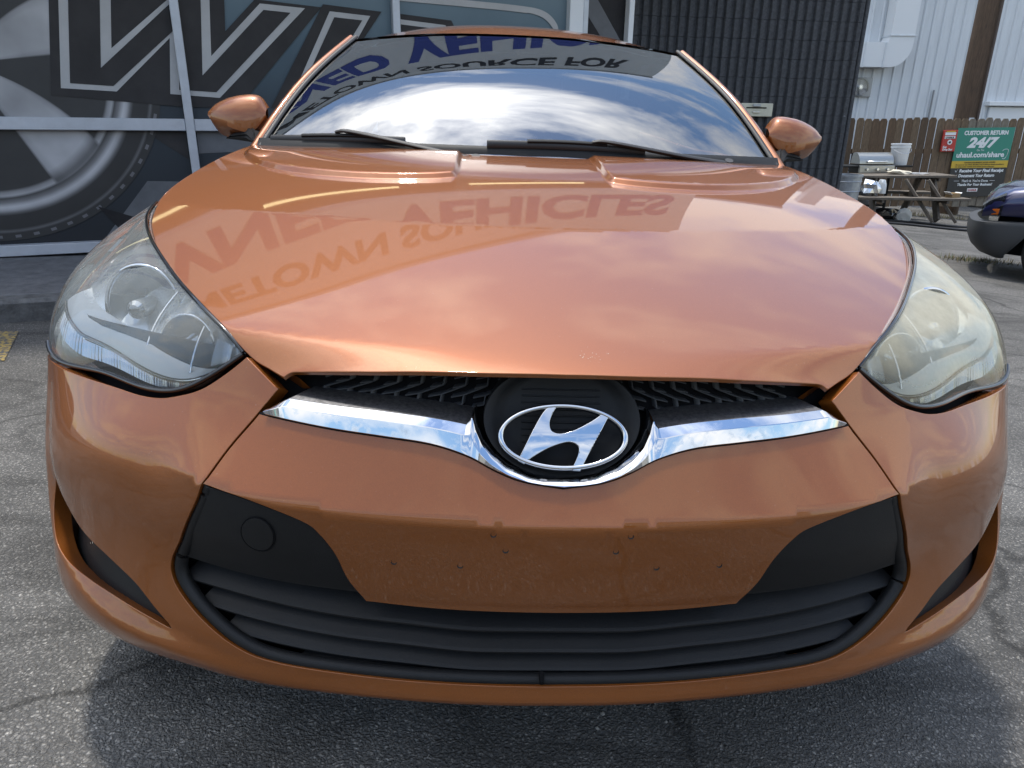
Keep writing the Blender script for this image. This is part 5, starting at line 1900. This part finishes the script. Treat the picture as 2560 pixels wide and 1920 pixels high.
for r0, z0 in pf:
    for i in range(48):
        a = 2*math.pi*i/48
        rr = max(r0, 1e-4)*(1+(.018*math.cos(a*16) if .03 < z0 < .67 and r0 > .2 else 0))
        V.append((rr*math.cos(a), rr*math.sin(a), z0))
for a in range(len(pf)-1):
    for i in range(48):
        j = (i+1) % 48
        F.append((a*48+i, a*48+j, (a+1)*48+j, (a+1)*48+i))
o = meshobj('can_body', V, F, GALV, tb, True); o.data.set_sharp_from_angle(angle=R(35))
for zz in (.60, .45):
    tube('hoop', [((.205+.03*zz/.66+.006)*math.cos(t), (.205+.03*zz/.66+.006)*math.sin(t), zz) for t in np.linspace(0, 2*math.pi, 33)], .008, GALV, tb, 6)
dl = thing('striped_post', 'red and white striped marker post behind the dark wall corner', 'post')
dl.matrix_world = YT(5.83, 11.6)
for k in range(8):
    bm = bmesh.new(); cyl(bm, (0, 0, .12+k*.14), (0, 0, .26+k*.14), .028, n=14)
    bm_obj('band', bm, RED if k % 2 else SWH, dl, True, 40)
def crumple(name, label, cat, loc, size, m, seed, flat=.6):
    rnd = random.Random(seed)
    bm = bmesh.new()
    bmesh.ops.create_icosphere(bm, subdivisions=2, radius=1)
    for v in bm.verts:
        v.co *= .7+.5*rnd.random()
        v.co = Vector((v.co.x*size[0], v.co.y*size[1], max(v.co.z, -.55)*size[2]+.55*size[2]))
    o = bm_obj(name, bm, m)
    o.location = loc
    return tag(o, label, cat)
z_t = gz(6.95)
crumple('crumpled_foil', 'crumpled silver foil and paper at the bench end by the bin', 'scrap', (6.28, 11.0, gz(6.3)+.43), (.16, .12, .14), SILVER, 1)
crumple('paper_scrap', 'torn white paper standing at the bench end', 'scrap', (6.50, 11.05, gz(6.4)+.43), (.09, .05, .15), SWH, 2)
crumple('rag_heap', 'pale rag heap lying on the picnic table top', 'rag', (6.95, 11.40, z_t+.76), (.19, .12, .045), mat('pale_rag', (.55, .50, .40), .9), 3)
crumple('grey_rag', 'grey cloth lying on the picnic table top', 'rag', (7.30, 11.42, z_t+.745), (.20, .10, .035), mat('grey_rag', (.28, .28, .28), .9), 4)
crumple('black_bag', 'black plastic bag on the ground under the picnic table', 'bag', (6.95, 11.55, z_t), (.30, .2, .12), BLACK_GL, 5)
crumple('white_bag', 'white plastic bag under the picnic table', 'bag', (7.12, 11.3, z_t), (.13, .1, .13), SWH, 6)
bxx = thing('cardboard_box', 'small brown open box on the picnic bench end', 'box')
bxx.matrix_world = Matrix.Translation((7.62, 10.86, gz(7.6)+.46)) @ Matrix.Rotation(R(20), 4, 'Z')
CARD = mat('cardboard', (.26, .17, .08), .85, noise=.2, nscale=9)
box_obj('box_body', (0, 0, .045), (.19, .13, .09), CARD, bxx, .003)
box_obj('box_flap', (-.12, 0, .085), (.07, .12, .005), WPL, bxx, 0, Matrix.Rotation(R(35), 3, 'Y'))
box_obj('box_flap', (.11, 0, .085), (.05, .12, .005), WPL, bxx, 0, Matrix.Rotation(R(-35), 3, 'Y'))
hp = [(6.2+t*2.6, 10.45+.10*math.sin(t*9), gz(6.2+t*2.6)+.02) for t in np.linspace(0, 1, 40)]
tag(tube('ground_hose', hp, .02, RUBBER, None, 8), 'black hose lying across the yard in front of the picnic table', 'hose')
hp = [(6.7+t*1.9, 10.95+.06*math.sin(t*7+1), gz(6.7+t*1.9)+.018) for t in np.linspace(0, 1, 30)]
tag(tube('ground_hose', hp, .018, RUBBER, None, 8), 'black hose lying against the picnic table feet', 'hose')

# ---- grit and weeds in front of the fence and by the parked car
GRIT = mat('dry_grit', (.20, .18, .14), .95, noise=.5, nscale=60)
def tuft(name, cx, cy, rx_, ry_, n, m, h, seed):
    rnd = random.Random(seed)
    V, F = [], []
    for _ in range(n):
        x = cx+rnd.gauss(0, rx_); y = cy+rnd.gauss(0, ry_); z = gz(x)
        a = rnd.uniform(0, 6.28); l = h*rnd.uniform(.4, 1.2); w = .004
        tx, ty = math.cos(a)*l*.6, math.sin(a)*l*.6
        b0 = len(V)
        V += [(x-w*math.sin(a), y+w*math.cos(a), z), (x+w*math.sin(a), y-w*math.cos(a), z), (x+tx, y+ty, z+l)]
        F.append((b0, b0+1, b0+2))
    o = meshobj(name, V, F, m)
    o['kind'] = 'stuff'
    return o
DRY = mat('dry_grass', (.20, .17, .09), .9, noise=.4, nscale=20); GRN_G = mat('green_weed', (.07, .10, .03), .9)
tuft('dry_grass', 5.5, 6.9, .35, .10, 320, DRY, .05, 3)
tuft('weeds', 5.45, 6.85, .25, .08, 90, GRN_G, .06, 4)
tuft('fence_weeds', 8.6, 12.7, 1.2, .06, 700, DRY, .10, 5)

# ------------------------------------------------------------------ blue estate car at the right edge
sv_ = thing('parked_suv', 'dark blue off-road estate car with grey plastic bumper at the yard edge', 'car')
sv_.matrix_world = Matrix.Translation((4.56, 5.93, gz(5.3))) @ Matrix.Rotation(R(-36), 4, 'Z') @ Matrix.Rotation(R(1.5), 4, 'Y')
BLUE = mat('blue_car_paint', (.012, .014, .065), .3, metal=.3, coat=1)
CLAD = mat('grey_cladding', (.045, .047, .05), .55, bump=.1, bscale=400)
def loft_x(name, rows, m, closed=False, parent=sv_, cap=True):
    """rows: list of (x, [(y,z)...]) sections"""
    V, F = [], []
    k = len(rows[0][1])
    for x, s in rows:
        for q in s:
            V.append((x+(q[2] if len(q) > 2 else 0), q[0], q[1]))
    for i in range(len(rows)-1):
        for j in range(k-1):
            F.append((i*k+j, i*k+j+1, (i+1)*k+j+1, (i+1)*k+j))
    o = meshobj(name, V, F, m, parent, True)
    bm = bmesh.new(); bm.from_mesh(o.data); bmesh.ops.recalc_face_normals(bm, faces=bm.faces); bm.to_mesh(o.data); bm.free()
    o.data.set_sharp_from_angle(angle=R(40))
    return o
# bumper: wraps from the nose round to the wheel arch; plan (x,y) by profile z
plan = [(.16, 1.72), (.05, 1.55), (.0, 1.2), (-.02, .86), (.0, .5), (.03, .25), (.09, .10), (.20, .02), (.36, -.01), (.50, -.015), (.56, -.01)]
zs = [(.20, .24), (.235, .13), (.30, .055), (.37, .018), (.44, .003), (.50, .0), (.530, .0), (.536, .006), (.548, .07)]
V, F = [], []
for i, (x, y) in enumerate(crv(plan, 4)):
    for z, ins_ in zs:
        f = min(1, max(0, (x-.05)/.5))
        zz = z+.035*f
        sl = 1-.34*f*(1-min(1, max(0, (z-.2)/.33)))
        V.append((x*sl+ins_*(1-f), y+ins_*(.3+.35*f), zz))
k = len(zs); n_ = len(V)//k
for i in range(n_-1):
    for j in range(k-1):
        F.append((i*k+j, i*k+j+1, (i+1)*k+j+1, (i+1)*k+j))
o = meshobj('front_bumper', V, F, CLAD, sv_, True)
bm = bmesh.new(); bm.from_mesh(o.data); bmesh.ops.recalc_face_normals(bm, faces=bm.faces); bm.to_mesh(o.data); bm.free()
o.data.set_sharp_from_angle(angle=R(35))
# fender and hood
def fen_s(x, zt, bul, zb):
    return [(.02+bul, zb), (.0+bul, zb+.03), (-.005+bul, (zb+zt)/2), (.02+bul, zt-.05), (.07+bul, zt-.012), (.16+bul, zt+.008), (.50, zt+.035), (.86, zt+.04)]
rows = [(.10, fen_s(0, .70, .10, .58)), (.17, fen_s(0, .80, .055, .60)), (.30, fen_s(0, .865, .02, .61)), (.48, fen_s(0, .90, .008, .62)), (.56, fen_s(0, .91, .004, .66)), (.70, fen_s(0, .925, 0, .74)),
        (.84, fen_s(0, .94, 0, .78)), (1.06, fen_s(0, .955, 0, .72)), (1.20, fen_s(0, .965, 0, .58)), (1.36, fen_s(0, .98, 0, .30))]
loft_x('fender', rows, BLUE)
rows2 = [(x, [(1.72-y, z) for y, z in s]) for x, s in rows]
loft_x('fender', rows2, BLUE)
rows = [(1.36, [(.03, .28), (-.01, .45), (-.015, .70), (.02, .93), (.06, .98)]), (2.6, [(.03, .28), (-.015, .45), (-.02, .70), (.02, .95), (.06, 1.0)]), (4.3, [(.06, .35), (.02, .5), (.0, .70), (.04, .97), (.08, 1.0)])]
loft_x('body_side', rows, BLUE)
loft_x('body_side', [(x, [(1.72-y, z) for y, z in s]) for x, s in rows], BLUE)
rows = [(1.30, [(.07, .98), (.12, 1.0), (.86, 1.03), (1.60, 1.0), (1.65, .98)]), (1.95, [(.07, .985), (.24, 1.50), (.86, 1.55), (1.48, 1.50), (1.65, .985)]), (4.1, [(.07, 1.0), (.26, 1.52), (.86, 1.56), (1.46, 1.52), (1.65, 1.0)])]
loft_x('cabin', rows, SIDE_GLASS)
box_obj('roof_panel', (3.0, .86, 1.565), (2.2, 1.18, .03), BLUE, sv_, .01)
box_obj('tail', (4.28, .86, .75), (.06, 1.62, .80), BLUE, sv_, .02)
box_obj('underbody', (2.2, .86, .42), (3.9, 1.30, .35), BLACK_DEEP, sv_)
# headlight with amber corner
rows = [(.085, [(.24, .60), (.16, .605), (.135, .64), (.14, .68), (.20, .70)]), (.15, [(.13, .59), (.085, .60), (.065, .66), (.075, .745), (.14, .765)]), (.25, [(.06, .595), (.035, .61), (.025, .68), (.04, .80), (.09, .82)])]
loft_x('headlight', rows, glass_mat('suv_lens', (.35, .36, .36), 1.5, .02, .1))
rows = [(.10, [(.21, .605), (.145, .61), (.125, .64), (.13, .655)]), (.17, [(.10, .60), (.068, .61), (.055, .66), (.062, .69)]), (.225, [(.06, .605), (.042, .62), (.036, .66), (.045, .685)])]
loft_x('turn_signal', [(x+.004, [(y-.004, z) for y, z in s]) for x, s in rows], AMBER)
w_ = bpy.data.objects.new('wheel', None); link(w_, sv_); w_.location = (.83, .12, .33)
V, F = [], []
pf = [(.20, -.10), (.28, -.112), (.315, -.10), (.330, -.06), (.330, .06), (.315, .10), (.28, .112), (.20, .10)]
for rr, a in pf:
    for i in range(48):
        t_ = 2*math.pi*i/48
        V.append((rr*math.cos(t_), a, rr*math.sin(t_)))
for a in range(len(pf)-1):
    for i in range(48):
        j = (i+1) % 48
        F.append((a*48+i, a*48+j, (a+1)*48+j, (a+1)*48+i))
meshobj('tyre', V, F, RUBBER, w_, True)
cyl_obj('rim', (0, -.085, 0), (0, .085, 0), .205, SILVER, w_)
w2 = w_.copy(); link(w2, sv_); w2.location = (3.45, .12, .33)
for ch in list(w_.children):
    c = ch.copy(); link(c, w2)

# ------------------------------------------------------------------ building across the street, behind the viewpoint, seen mirrored in the chrome
ob = thing('street_building', 'cream shop building across the street with teal awning', 'building', (-2, -19, 0), (0, 0, R(4)))
STUC = mat('cream_stucco', (.58, .53, .45), .85, noise=.12, nscale=4)
TEAL = mat('teal_awning', (.14, .42, .36), .7)
box_obj('wall', (0, -4, 2.6), (36, 8, 5.2), STUC, ob)
box_obj('cornice', (0, .05, 5.25), (36.3, .5, .25), mat('cornice_white', (.7, .69, .66), .7), ob, .03)
for x in (-14.5, -9.0, 6.0, 13.0):
    box_obj('window', (x, .03, 1.75), (2.4, .08, 1.9), SIDE_GLASS, ob)
    box_obj('window_frame', (x, .02, .72), (2.6, .14, .12), ALU_W, ob)
    bm = bmesh.new()
    vs = [bm.verts.new(v) for v in ((x-1.4, .05, 3.25), (x+1.4, .05, 3.25), (x+1.4, .95, 2.85), (x-1.4, .95, 2.85), (x+1.4, .95, 2.65), (x-1.4, .95, 2.65))]
    bm.faces.new(vs[:4]); bm.faces.new((vs[3], vs[2], vs[4], vs[5]))
    bm_obj('awning', bm, TEAL, ob)

# loose grit on the asphalt
rnd = random.Random(21)
V, F = [], []
for _ in range(1500):
    x = rnd.uniform(-3.2, 3.0); y = rnd.uniform(-.3, 3.4); z = gz(x)
    r_ = rnd.uniform(.0012, .0042)*(1.5 if rnd.random() < .05 else 1)
    b0 = len(V); a0 = rnd.uniform(0, 6.28)
    for j in range(5):
        a = a0+2*math.pi*j/5
        q = r_*rnd.uniform(.7, 1.3)
        V.append((x+q*math.cos(a), y+q*math.sin(a), z))
    V.append((x+r_*rnd.uniform(-.3, .3), y+r_*rnd.uniform(-.3, .3), z+r_*rnd.uniform(.6, 1.1)))
    F += [(b0+j, b0+(j+1) % 5, b0+5) for j in range(5)]
gr_ = meshobj('loose_grit', V, F, mat('grit_stone', (.24, .23, .21), .85, noise=.6, nscale=30))
gr_['kind'] = 'stuff'
